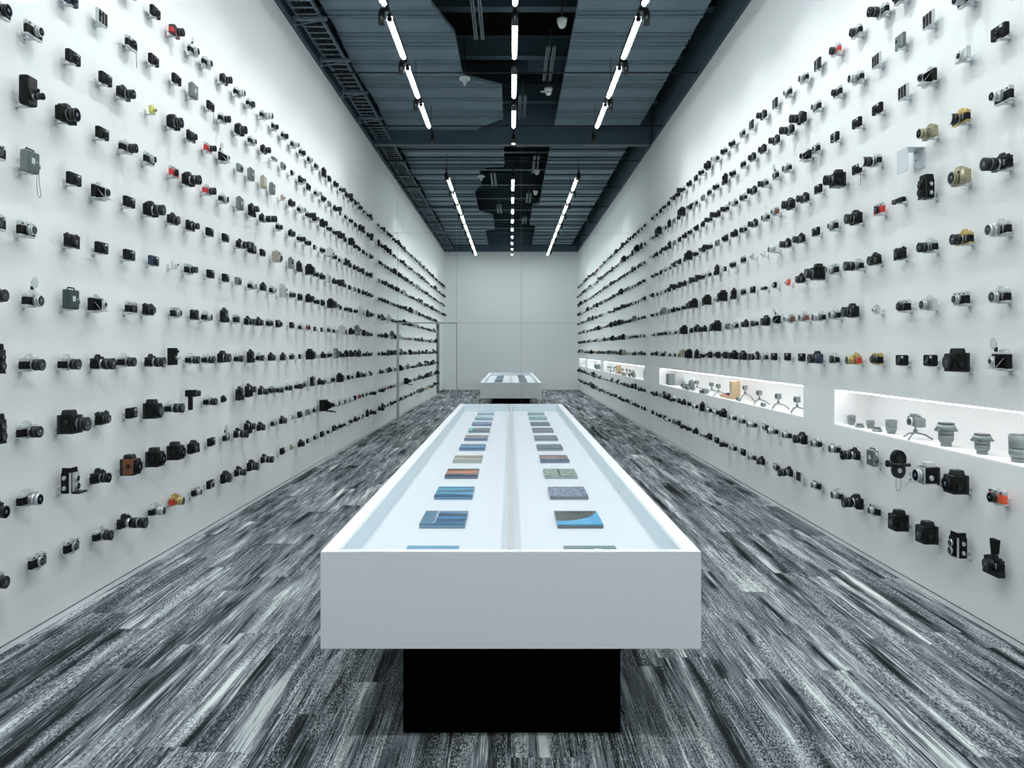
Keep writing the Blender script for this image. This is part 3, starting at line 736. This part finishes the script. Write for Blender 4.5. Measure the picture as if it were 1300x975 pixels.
        mb = MB(8, hi); mb.box((.03, y0 + .091, .085), (.040, .004, .020), M['glasst']); mb.box((-.035, y0 + .091, .085), (.035, .004, .022), M['flashwin']); P('viewfinder_window', mb)
        mb = MB(8, hi); mb.tube([(-.05, y0 + .045, .102), (-.045, y0 + .045, .116), (.045, y0 + .045, .116), (.05, y0 + .045, .102)], .0035, BLK); P('carrying_handle', mb)
        lens_parts(parts, 0, y0 + .098, .040, .026, .018, lz, hi); hh = .115; pr = B0 + .05
    elif T_ == 'y':   # small novelty camera
        mb = MB(10, hi); mb.box((0, y0 + .014, .027), (.070, .028, .050), le, .007); P('body', mb)
        mb = MB(12, hi); mb.cyl((0, y0 + .028, .025), (0, 1, 0), .014, .013, .022, me); mb.cyl((0, y0 + .05, .025), (0, 1, 0), .009, .009, .002, M['glass']); P('lens', mb)
        mb = MB(8, hi); mb.box((0, y0 + .014, .056), (.02, .016, .010), me, .002); mb.cyl((-.025, y0 + .014, .052), (0, 0, 1), .004, .004, .004, M['nickel']); P('viewfinder', mb)
        hh = .058; pr = B0 + .02
    elif T_ == 'x':   # large press camera with flat bed and accordion
        mb = MB(10, hi); mb.box((0, y0 + .05, .075), (.15, .10, .140), le, .006); P('body', mb)
        mb = MB(6, hi)
        for j in range(6): mb.box((0, y0 + .105 + j * .012, .075), (.11 - .008 * j, .008, .11 - .008 * j), BLK)
        P('bellows', mb)
        mb = MB(10, hi); mb.box((0, y0 + .14, .004), (.12, .09, .008), me); mb.tube([(0, y0 + .1, 0), (0, y0 + .26, -.01)], .008, BLM); P('bed_door', mb)
        lens_parts(parts, 0, y0 + .175, .078, .03, .03, lz, hi); hh = .145; pr = B0 + .09
    elif T_ == 'e':   # empty clear bracket
        pass
    if T_ != 'e': bracket_parts(parts, .1, hi)
    if 'L' in opt:
        mb = MB(6, hi); x = -.058
        if T_ in 'iv': pts = [(x - .006, y0 + .02, .03), (x - .008, y0 + .018, -.06), (x - .008, y0 + .026, -.10), (x - .008, y0 + .038, -.11), (x - .008, y0 + .046, -.10), (x - .008, y0 + .036, -.05), (x - .006, y0 + .03, .03)]
        else: pts = [(x, y0 + .02, .05), (x - .003, y0 + .02, -.04), (x - .003, y0 + .023, -.095)]
        mb.tube(pts, .0022 if T_ not in 'iv' else .0016, M['strap']); P('wrist_strap', mb)
    CACHE[key] = (parts, hh, pr * CS[1])
    return CACHE[key]

KN = {'s': ('reflex_camera', 'reflex camera'), 'g': ('reflex_camera', 'reflex camera with motor grip'), 'b': ('reflex_camera', 'bulky moulded reflex camera'),
      'r': ('rangefinder_camera', 'rangefinder camera'), 'c': ('compact_camera', 'compact camera'), 'f': ('folding_compact_camera', 'flat ribbed compact camera'),
      'h': ('pocket_camera', 'slim pocket camera'), 'k': ('bellows_camera', 'folding bellows camera'), 'm': ('medium_format_camera', 'box-shaped reflex camera'),
      't': ('twin_lens_camera', 'twin-lens camera'), 'v': ('cine_camera', 'boxy cine camera'), 'V': ('cine_camera', 'upright cine camera'),
      'n': ('cine_camera', 'round-lobed cine camera'), 'z': ('cine_camera', 'cine camera with lens turret'), 'p': ('cine_camera', 'pistol-grip cine camera'),
      'i': ('box_camera', 'large box camera'), 'y': ('novelty_camera', 'tiny novelty camera'), 'x': ('press_camera', 'large press camera')}
LNAME = {'4': ' with long lens', '5': ' with very long lens', 'W': ' with huge pale lens', 'F': ' with flash', 'L': ' with strap', 'P': ' with tall hood'}
ROWL = ['lowest row', 'second row up', 'third row up', 'fourth row up', 'fifth row up', 'sixth row up', 'fifth row down', 'fourth row down', 'third row down', 'second row down', 'top row']
ROWR = ['lowest row', 'row under the niche', '', 'row above the niche', 'fifth row up', 'sixth row up', 'fifth row down', 'fourth row down', 'third row down', 'second row down', 'top row']
rowz = [.43 + .356 * k for k in range(11)]

LEFT = """3 10 ss2;91 2 cN;46 39 rS2;129 22 fs;168 55 rsL1;94 74 ck;135 101 ck;162 118 sk3;40 116 zk;89 145 bk3;194 139 yy;198 15 ck;196 76 ck;
131 170 ck;165 186 ss3;192 202 rS2;39 206 vqL;95 228 ck;131 246 ks;165 258 ck;198 266 bk4;-4 192 rs1;-4 282 rs1;37 292 rS2;93 307 rk1;
130 316 ck;165 325 ck;196 332 cN;-4 373 sk3;45 378 sSF2;91 380 vt;127 387 kS;167 391 rs0;191 393 rk2;-5 455 tk;44 460 ss3;91 460 ss3;133 460 sk4;163 457 ss3;199 458 sk4;
-4 543 tk;41 545 ss3;95 535 mk3;133 531 rk2;168 525 ck;195 519 mk1;-3 648 sk3;41 631 sS3;91 608 tsD;130 604 sk3;167 589 mb1;198 579 mk1;49 713 rS1;92 694 rS1;133 678 ss3;
170 661 sk5;201 647 sS3;-3 736 ss3;226 38 sR3;247 62 sSF2;264 79 sS2;288 100 sk3;305 117 sS3;319 131 ss2;339 145 sS4;225 101 ck;246 115 vq;268 134 ckL;286 150 ss3;307 164 bk3;
321 178 sS2;338 188 sk3;348 202 hq;360 211 cq;371 219 yS;224 154 bk3;245 173 rk2;268 188 rr3;286 200 kSF;305 213 cq;319 221 vq;335 230 vc;346 239 vq;359 251 yc;371 257 sk2;
222 219 rr1;245 228 bk4;267 241 sr3;285 252 sS2;305 257 vq;323 265 gk3;341 276 sk5;355 288 rs2;371 295 sk2;222 278 sk2;246 287 rk3;267 295 ck;287 302 ck;310 309 sk4;320 315 bk1;
334 321 ck;352 325 ic;370 333 gq1;222 335 yw;244 342 rs3;268 348 ck;287 353 ck;303 357 cq;321 362 sS2;335 363 sk1;347 368 rS2;360 369 ta;372 374 rs2;
225 397 rS2;248 400 rk1;264 401 sS2;285 399 gk0;301 405 rs1;318 407 sk3;330 408 sk2;343 410 rs2;355 411 rk2;371 413 ck;
221 452 Vk;246 455 ss3;266 455 ss3;286 453 bk3;304 454 ss2;319 452 gk1;331 453 ss2;346 453 sk2;360 453 sk1;371 453 rs1;
223 516 ss4;245 507 pk;268 508 ss3;284 508 yk;305 499 gk1;319 494 gk3;335 495 sk3;346 495 rs2;356 494 ss2;367 491 ss2;
224 571 mk1;246 568 bk1;269 562 ck;288 555 rSF1;307 549 sk4;318 541 gk3;332 541 sk2;348 537 rS1;360 533 sk2;370 529 rw1;
226 634 sg3;251 625 rS2;268 616 cs;288 606 bk2;306 598 sk3;322 591 bk3;340 581 sk4;359 573 ck;370 568 yo"""
RIGHT = """1113 17 ss4;1141 0 ss2;1221 3 sS3;1179 27 fs;1143 54 fq;1113 78 fs;1268 44 ck;1221 72 ca;1174 100 ks;1147 118 fs;1113 139 ck;1268 123 rS3;1214 149 sG3W;1175 167 so3;1104 203 ss4W;
1262 206 sk4;1216 224 bo2;1174 238 tk;1141 255 hk;1115 266 rr1;1264 288 sS3;1218 301 sG3;1175 311 ss3;1141 322 rk1;1108 328 sk2;1266 373 sS2;1217 378 rS2;1176 384 sa2;1145 388 rs2;1112 393 yaF;
1265 457 kSF;1213 457 mk1;1180 458 ck;1144 458 ck;1111 455 rG2;1263 631 rn2;1212 610 mk1;1175 599 mS2;1138 588 nk;1107 581 vq;1258 706 skP2;1214 692 ts;1176 675 mk0;1140 660 mk0;1108 648 rS2;
1085 41 ss2;1059 64 sr2;1038 82 fk;1019 99 sS2;999 118 rS2;984 131 fk;966 145 sk3;954 158 fk;942 169 rS1;1085 100 sS3;1061 118 rs2;1035 135 rS2;1012 149 bk4;998 165 sk4;982 177 sk3;967 188 sk2;954 198 sk2;943 208 rs1;
1087 157 ck;1059 175 cs;1035 188 rS1;1021 198 ks;998 212 sS2;984 222 rSF1;968 232 ss3;954 241 sk3;943 250 ss2;1087 215 ckL;1059 228 mk3;1038 240 ck;1018 251 sk3;1000 259 bk3;983 268 rB2;971 275 sS2;955 283 sk3;943 291 ss2;
1082 277 bk3;1056 286 rS2;1035 294 ck;1013 302 sk3;996 308 sk3;981 315 sw3;969 323 yw;955 325 ya;943 329 rs1;1082 336 ss4;1055 341 rS3;1034 345 mk3;1015 353 sk2;1000 359 yn;983 362 yS;970 367 hk;955 368 ck;943 370 rs1;
1078 394 bk3;1058 398 sS2;1038 401 sS3;1019 401 sB2;1001 404 rB3;983 405 kSF;971 407 bk2;957 409 ss2;945 410 sk2;1082 455 sg3;1058 454 ss1;1034 454 bN3;1017 454 ck;999 453 ck;982 453 ck;969 451 sS2;956 451 sk4;942 451 bk2;
1078 576 sk4;1058 568 sS2;1035 561 sS2;1015 557 bk3;998 551 sS2;980 546 sS3;971 542 rS1;954 538 sS3;942 533 sS1;
1081 637 bk4;1061 627 sS2;1035 616 rS2;1015 606 fs;996 598 sk4;985 593 rS1;965 585 sk2;954 579 sS2;943 575 ck"""

cams = []   # wall, row, Y, z, code
def parse(txt, wall):
    half = WL if wall == 'L' else WR
    for it in txt.replace('\n', '').split(';'):
        x, y, code = it.split(); x, y = float(x), float(y)
        _, hh, pr = make(code)
        Zd = F * (half - pr) / abs(x - VX)
        z = EYE - (y - VY) * Zd / F
        k = min(range(11), key=lambda q: abs(rowz[q] - z))
        if abs(z - rowz[k]) > .13: print('off-row', wall, it, round(z, 2), k)
        z = rowz[k] * .35 + z * .65
        cams.append([wall, k, Zd, z - hh / 2, code])
parse(LEFT, 'L'); parse(RIGHT, 'R')

# farther columns, laid out at the rows' own pitch
POOL = ['sk3', 'ss2', 'ss3', 'sS2', 'rS1', 'rs2', 'ck', 'sk2', 'sk4', 'bk3', 'rS2', 'ss3', 'cq', 'ks', 'gk1', 'sS3', 'rk2', 'sk2', 'rS2', 'ck', 'sk2', 'ss2', 'sk3', 'rs1', 'bk2', 'yS', 'ss4', 'rs2', 'sS2', 'sS3', 'rk1', 'mk1', 'ks']
SPECIAL = {('L', 8): [(10.0, 'ik')], ('L', 7): [(8.95, 'ia')], ('L', 6): [(8.8, 'ga1'), (9.05, 'sk5')], ('L', 5): [(8.9, 'mk2'), (10.6, 'ta')], ('L', 4): [(8.05, 'rr1'), (9.55, 'ia'), (10.5, 'nq')],
           ('L', 3): [(9.2, 'tq')], ('L', 2): [(8.0, 'vk'), (9.4, 'mk1')], ('L', 1): [(8.6, 'xk'), (10.7, 'rr1')], ('L', 0): [],
           ('R', 6): [(8.0, 'gk0'), (9.7, 'sk5')], ('R', 5): [(9.0, 'mk2'), (10.7, 'iq')], ('R', 4): [(7.9, 'mk2'), (8.9, 'bk2')], ('R', 3): [(9.6, 'yG'), (9.4, 'io'), (9.1, 'mk1')], ('R', 1): [(8.6, 'gk1'), (10.6, 'vk')], ('R', 0): [(8.7, 'hq')], ('R', 7): [], }
far = []
for wall in 'LR':
    for k in range(11):
        if wall == 'R' and k == 2: continue
        prev = max((c[2] for c in cams if c[0] == wall and c[1] == k), default=7.3)
        y = prev + .30
        sp = SPECIAL.get((wall, k), [])
        while y < ZM - .25:
            code = rnd.choice(POOL)
            for sy, sc_ in sp:
                if abs(sy - y) < .151: code = sc_
            _, hh, pr = make(code)
            far.append([wall, k, y + rnd.uniform(-.02, .02), rowz[k] - .042 + (0 if hh < .12 else -.01), code]); y += .30
        # nearer than the picture's edge: seen only in the mirror
        y = min((c[2] for c in cams if c[0] == wall and c[1] == k), default=3.3) - .30
        lo = ZB + .35
        while y > lo:
            if not (wall == 'L' and y < DY1 + .15 and rowz[k] < DZ + .12):
                code = rnd.choice(POOL)
                far.append([wall, k, y, rowz[k] - .042, code, 1])
            y -= .30
far.sort(key=lambda c: (len(c) > 5, c[2]))
NIND = 300
extra = max(0, NIND - len(cams))
print('digitised', len(cams), 'far', len(far), 'extra individuals', extra)
indiv = cams + [c[:5] for c in far[:extra]]
rest = far[extra:]
protos = {}
def copy_thing(root, loc, rz):
    r = root.copy(); C.objects.link(r); r.location = loc; r.rotation_euler = (0, 0, rz)
    for ch in [c for c in ALLCH[root.name]]:
        c = ch.copy(); C.objects.link(c); c.parent = r
        for g2 in ALLCH.get(ch.name, []):
            d = g2.copy(); C.objects.link(d); d.parent = c
    return r
ALLCH = {}
cnt = {}
groups = {}
indiv.sort(key=lambda c: (c[0], c[1], c[2]))
for wall, k, y, z, code in indiv:
    half = -WL if wall == 'L' else WR
    loc = (half, y, z); rz = -math.pi / 2 if wall == 'L' else math.pi / 2
    cnt[(wall, k)] = cnt.get((wall, k), 0) + 1
    base = KN[code[0]]
    if code not in protos:
        parts, hh, pr = make(code)
        root = thing(base[0], None, 'camera', loc, rz); root.scale = CS; objs = []
        for nm, me_, par in parts:
            o = bpy.data.objects.new(nm, me_); C.objects.link(o); o.parent = root if par is None else objs[par]; objs.append(o)
            ALLCH.setdefault(root.name if par is None else objs[par].name, []).append(o)
        protos[code] = root
    else: root = copy_thing(protos[code], loc, rz)
    d = SCN[code[1]] + ' ' + base[1]
    opt = ''.join(ch for ch in 'WFPL' if ch in code[2:]) or ''.join(ch for ch in '45' if ch in code[2:])
    if opt and 'with' not in d: d += LNAME[opt[0]]
    n = cnt[(wall, k)]
    row = (ROWL if wall == 'L' else ROWR)[k]
    lab = '%s, %s wall, %s, %s from photo edge' % (d, 'left' if wall == 'L' else 'right', row, ORD[n - 1])
    if len(lab.split()) > 16: lab = lab.replace(' from photo edge', ' along')
    if len(lab.split()) > 16: lab = lab.replace(' moulded', '').replace(' ribbed', '')
    tag(root, lab, 'camera', 'cameras on the %s wall' % ('left' if wall == 'L' else 'right'))

# the smallest, most distant cameras as one object
vs, fs, mis, mats = [], [], [], []
for c in rest:
    wall, k, y, z, code = c[:5]
    parts, hh, pr = make(code, False)
    a = -math.pi / 2 if wall == 'L' else math.pi / 2
    mt = Matrix.Translation((-WL if wall == 'L' else WR, y, z)) @ Matrix.Rotation(a, 4, 'Z') @ Matrix.Diagonal((*CS, 1))
    for nm, me_, par in parts:
        base = len(vs)
        vs.extend([tuple(mt @ v.co) for v in me_.vertices])
        mm = []
        for m_ in me_.materials:
            if m_ not in mats: mats.append(m_)
            mm.append(mats.index(m_))
        for p in me_.polygons:
            fs.append([base + i for i in p.vertices]); mis.append(mm[p.material_index])
me_ = bpy.data.meshes.new('distant_cameras'); me_.from_pydata(vs, [], fs)
for m_ in mats: me_.materials.append(m_)
me_.polygons.foreach_set('material_index', mis); me_.update()
o = bpy.data.objects.new('distant_cameras', me_); C.objects.link(o)
tag(o, 'rows of tiny far cameras on both walls, nearest the mirror and in its reflection', 'cameras', None, 'stuff')

# empty clear bracket and little blank tag on the right wall
mb = MB(10)
mb.box((0, .004, .05), (.11, .006, .13), M['bracket']); mb.box((0, .06, .112), (.11, .11, .005), M['bracket']); mb.box((0, .112, .04), (.11, .005, .15), M['bracket'])
for z in (.0, .05, .1): mb.cyl((.03, .007, z), (0, 1, 0), .006, .006, .003, M['screw'])
o = mb.build('empty_bracket', None, (WR, F * 2.58 / (1152 - VX), EYE + (VY - 212) * 4.1 / F)); o.rotation_euler = (0, 0, math.pi / 2)
tag(o, 'empty clear plastic holder on the right wall with no camera in it', 'bracket')
mb = MB(6); mb.box((0, .004, .04), (.07, .004, .09), M['bracket'], .001); mb.cyl((0, .006, .07), (0, 1, 0), .004, .004, .002, M['screw'])
o = mb.build('wall_plaque', None, (WR, 7.1, EYE + (VY - 301) * 7.1 / F)); o.name = 'blank_plaque'; o.rotation_euler = (0, 0, math.pi / 2)
tag(o, 'small blank clear plaque on right wall under a black reflex camera', 'plaque')

# ================================================================== NICHE DISPLAYS
def npos(px, off=.10): return (WR + off, F * (WR + off) / (px - VX), SH)
def lens_item(px, r, h, name_lab, hood=False, flat=False, off=.10, petal=False, mat=None):
    x, y, z = npos(px, off); mt = mat or M['nhaze']
    t = thing('camera_lens', name_lab, 'lens', (x, y, z), 0)
    mb = MB(24)
    if flat: mb.cyl((0, 0, 0), (0, 0, 1), r, r * .95, h * .6, mt); mb.cyl((0, 0, h * .6), (0, 0, 1), r * .7, r * .6, h * .4, mt)
    else:
        mb.cyl((0, 0, 0), (0, 0, 1), r * .72, r * .72, h * .16, mt); mb.cyl((0, 0, h * .16), (0, 0, 1), r * .8, r, h * .12, mt)
        mb.cyl((0, 0, h * .28), (0, 0, 1), r, r, h * .2, mt); mb.cyl((0, 0, h * .48), (0, 0, 1), r * .95, r * .95, h * .04, M['ndark'])
        mb.cyl((0, 0, h * .52), (0, 0, 1), r, r * 1.05, h * (.46 if not hood else .3), mt)
    mb.build('barrel', t)
    if hood:
        mb = MB(24); mb.cyl((0, 0, h * .70), (0, 0, 1), r * 1.45, r * 1.1, h * .22, M['nhaze2']); mb.cyl((0, 0, h * .92), (0, 0, 1), r * 1.05, r * 1.05, h * .08, M['ndark'])
        for a in (0, math.pi): mb.box((r * 1.2 * math.cos(a), 0, h * .68), (.02, r * 1.2, h * .1), M['nhaze2'], .004)
        mb.build('lens_hood', t)
    mb = MB(20); mb.cyl((0, 0, h), (0, 0, 1), r * .8, r * .75, .002, M['glasst']); mb.build('front_glass', t)
    return t
lens_item(1081, .029, .078, 'short upright haze-grey lens, farthest in the near lit niche')
lens_item(1091.5, .034, .030, 'flat pancake lens beside the farthest upright lens in near niche', flat=True, off=.07)
lens_item(1105, .028, .062, 'small upright lens, second from far end of near niche', off=.12)
lens_item(1113.5, .034, .032, 'flat lens lying right beside the second upright lens, near niche', flat=True, off=.07)
lens_item(1131.5, .036, .100, 'stepped haze-grey lens just left of the camera on a mini tripod', off=.10)
lens_item(1201, .042, .148, 'tall haze-grey zoom lens with petal hood, right of the tripod camera', hood=True, off=.09)
lens_item(1247, .038, .118, 'shorter hooded haze-grey lens between the two tallest lenses', hood=True, off=.09)
lens_item(1293, .044, .150, 'tall plain haze-grey lens at the right edge of the photo', off=.09)

def tripod_cam(px, lab, sq=.056, hgt=.16, body='module', off=.09, foot=.105):
    x, y, z = npos(px, off)
    t = thing('tripod_camera', lab, 'camera', (x, y, z), 0)
    hub = hgt - sq - .045
    for a in (100, 215, 335):
        mb = MB(8); r = math.radians(a); mb.tube([(0, 0, hub), (foot * .55 * math.cos(r), foot * .55 * math.sin(r), hub * .75), (foot * math.cos(r), foot * math.sin(r), .004)], .0055, M['nhaze']); mb.build('leg', t)
    mb = MB(14); mb.sphere((0, 0, hub + .012), .014, M['nhaze']); mb.cyl((0, 0, hub + .02), (0, 0, 1), .006, .006, .028, M['nhaze']); mb.build('ball_head', t)
    mb = MB(16); zc = hub + .045 + sq / 2
    if body == 'module':
        mb.box((0, 0, zc), (sq * .8, sq, sq), M['nhaze'], .004); mb.build('body', t)
        mb = MB(14); mb.cyl((-sq * .4, 0, zc), (-1, 0, 0), sq * .3, sq * .28, .008, M['ndark']); mb.cyl((-sq * .4 - .008, 0, zc), (-1, 0, 0), sq * .2, sq * .2, .001, M['glasst'])
        mb.box((-sq * .4, sq * .3, zc + sq * .3), (.004, sq * .25, sq * .25), M['ndark']); mb.build('lens', t)
    else:
        mb.box((0, 0, zc - .006), (.045, .115, .066), M['nhaze'], .008); mb.box((0, -.045, zc - .01), (.07, .03, .062), M['nhaze'], .008); mb.build('body', t)
        mb = MB(16); mb.box((0, .01, zc + .034), (.04, .045, .022), M['nhaze2'], .005); mb.cyl((0, -.04, zc + .028), (0, 0, 1), .012, .012, .012, M['nhaze2']); mb.build('viewfinder_hump', t)
        mb = MB(22); mb.cyl((-.024, .012, zc - .008), (-1, 0, 0), .029, .029, .010, M['wfront']); mb.cyl((-.034, .012, zc - .008), (-1, 0, 0), .024, .024, .002, M['ndark']); mb.build('lens_mount', t)
tripod_cam(1162, 'haze-grey camera body without lens on a mini tripod in the near niche', sq=.075, hgt=.165, body='full', foot=.10)
tripod_cam(1012, 'square haze-grey camera on a spread tripod, nearest in the far niche')
tripod_cam(988, 'square haze-grey camera on a spread tripod, second nearest in far niche')
tripod_cam(964, 'square haze-grey camera on tripod behind a small haze-pale device', off=.1)
tripod_cam(946, 'stacked double-height haze-grey camera right of the wooden cradle', sq=.05, hgt=.19)
tripod_cam(912, 'square haze-grey camera on tripod just left of the wooden cradle')
tripod_cam(903.5, 'square haze-grey camera beside a stepped haze-grey device, far niche', off=.12)
tripod_cam(885, 'square haze-grey camera on tripod right of the gear cluster')
x, y, z = npos(969, .04); mb = MB(12); mb.box((0, 0, .022), (.03, .08, .042), M['nhaze2'], .006); mb.cyl((-.015, 0, .024), (-1, 0, 0), .014, .013, .006, M['ndark'])
tag(mb.build('small_device', None, (x, y, z)), 'small haze-pale device lying in front of a tripod in the far niche', 'device')
x, y, z = npos(937, .06); mb = MB(12); mb.box((0, 0, .022), (.03, .07, .044), M['nhaze2'], .008); mb.cyl((-.015, 0, .022), (-1, 0, 0), .014, .012, .008, M['ndark'])
tag(mb.build('small_device', None, (x, y, z)), 'small haze-grey device at the foot of the wooden cradle', 'device')
# wooden cradle
x, y, z = npos(930, .10)
t = thing('wooden_cradle', 'light wooden cradle with an arched upright and red strip in far niche', 'display stand', (x, y, z), 0)
mb = MB(12); mb.box((0, .10, .018), (.11, .42, .036), M['wood'], .003); mb.build('base', t)
mb = MB(24)
out = [(-.055, 0), (.055, 0), (.055, .21), (-.055, .21)]
mb.box((.0, -.085, .13), (.11, .07, .19), M['wood'], .004); mb.build('upright', t)
mb = MB(24); mb.cyl((-.056, -.085, .055), (1, 0, 0), .022, .022, .112, M['wfront']); mb.box((0, -.085, .085), (.112, .044, .06), M['wfront'], .018); mb.build('arched_inset', t)
mb = MB(6); mb.box((-.02, .12, .038), (.06, .36, .004), M['redfelt']); mb.build('red_strip', t)
for j, (dy, s) in enumerate([(.20, .018), (.12, .026), (.02, .020)]):
    mb = MB(14); mb.box((0, 0, s * .5), (s, s * 2, s), M['ndark'] if j != 1 else NVY, .004); mb.cyl((-s / 2, 0, s * .5), (-1, 0, 0), s * .4, s * .35, .006, M['glass'])
    tag(mb.build('camera_part', None, (x - .01, y + dy, z + .0405)), 'tiny dark camera part on the red strip, %s' % ['farthest', 'middle one', 'nearest the upright'][j], 'camera part', 'parts on the wooden cradle')
# stepped device, cluster and tall box at the far end
x, y, z = npos(895, .035); mb = MB(14)
mb.box((0, .12, .022), (.06, .12, .044), M['nhaze'], .006); mb.box((0, 0, .035), (.06, .12, .070), M['nhaze'], .006); mb.cyl((-.03, 0, .04), (-1, 0, 0), .022, .020, .014, M['ndark'])
tag(mb.build('stepped_device', None, (x, y, z)), 'stepped haze-grey device with a lens, middle of the far niche', 'device')
for px, off, sz, lab in [(868, .06, (.05, .12, .07), 'haze-grey boxy device with an upright rod, left in far niche cluster'), (878, .10, (.06, .14, .11), 'tallest haze-grey device in the far niche cluster'), (873, .03, (.04, .10, .045), 'low haze-grey device in front of the far niche cluster')]:
    x, y, z = npos(px, off); t = thing('camera_rig', lab, 'device', (x, y, z), 0)
    mb = MB(14); mb.box((0, 0, sz[2] / 2 + .02), sz, M['nhaze'], .006); mb.box((0, .02, sz[2] + .03), (sz[0] * .6, sz[1] * .4, .03), M['nhaze2'], .004); mb.build('body', t)
    mb = MB(14); mb.cyl((-sz[0] / 2, 0, sz[2] / 2 + .02), (-1, 0, 0), .022, .02, .02, M['ndark']); mb.build('lens', t)
    mb = MB(8)
    for s in (-1, 1): mb.tube([(0, 0, .025), (.0, s * .11, .004)], .005, M['nhaze'])
    mb.box((0, 0, .01), (.03, .05, .02), M['nhaze']); mb.build('foot', t)
    if px == 868: mb = MB(6); mb.tube([(0, 0, .09), (.0, .03, .19)], .003, M['nhaze']); mb.build('rod', t)
x, y, z = npos(851, .12); t = thing('device_case', 'tall haze-grey ribbed case standing at the mirror end of the far niche', 'case', (x, y, z), 0)
mb = MB(12); mb.box((0, 0, .10), (.10, .22, .20), M['nhaze2'], .01); mb.build('body', t)
mb = MB(8)
for q in range(4): mb.box((-.051, -.075 + .05 * q, .10), (.004, .03, .17), M['nhaze'])
mb.build('rib', t)

# ================================================================== VIEW
cam = bpy.data.cameras.new('view'); co = bpy.data.objects.new('view', cam); C.objects.link(co)
co.location = (0, 0, EYE); co.rotation_euler = (math.pi / 2, 0, 0)
cam.sensor_width = 36; cam.lens = F / 1300 * 36; cam.shift_x = 1.5 / 1300; cam.shift_y = -(487.5 - VY) / 1300
cam.clip_start = .05; cam.clip_end = 100
scene.camera = co
w = bpy.data.worlds.new('world'); scene.world = w; w.use_nodes = True
w.node_tree.nodes['Background'].inputs[0].default_value = (0.5, 0.6, 0.7, 1); w.node_tree.nodes['Background'].inputs[1].default_value = 0.02
scene.view_settings.view_transform = 'Standard'; scene.view_settings.look = 'None'
scene.view_settings.gamma = 1; scene.view_settings.use_curve_mapping = False
scene.view_settings.exposure = -0.10
scene.cycles.max_bounces = 10; scene.cycles.diffuse_bounces = 6; scene.cycles.glossy_bounces = 4
scene.cycles.caustics_reflective = True; scene.cycles.caustics_refractive = False
scene.cycles.use_denoising = True
scene.cycles.sample_clamp_indirect = 4
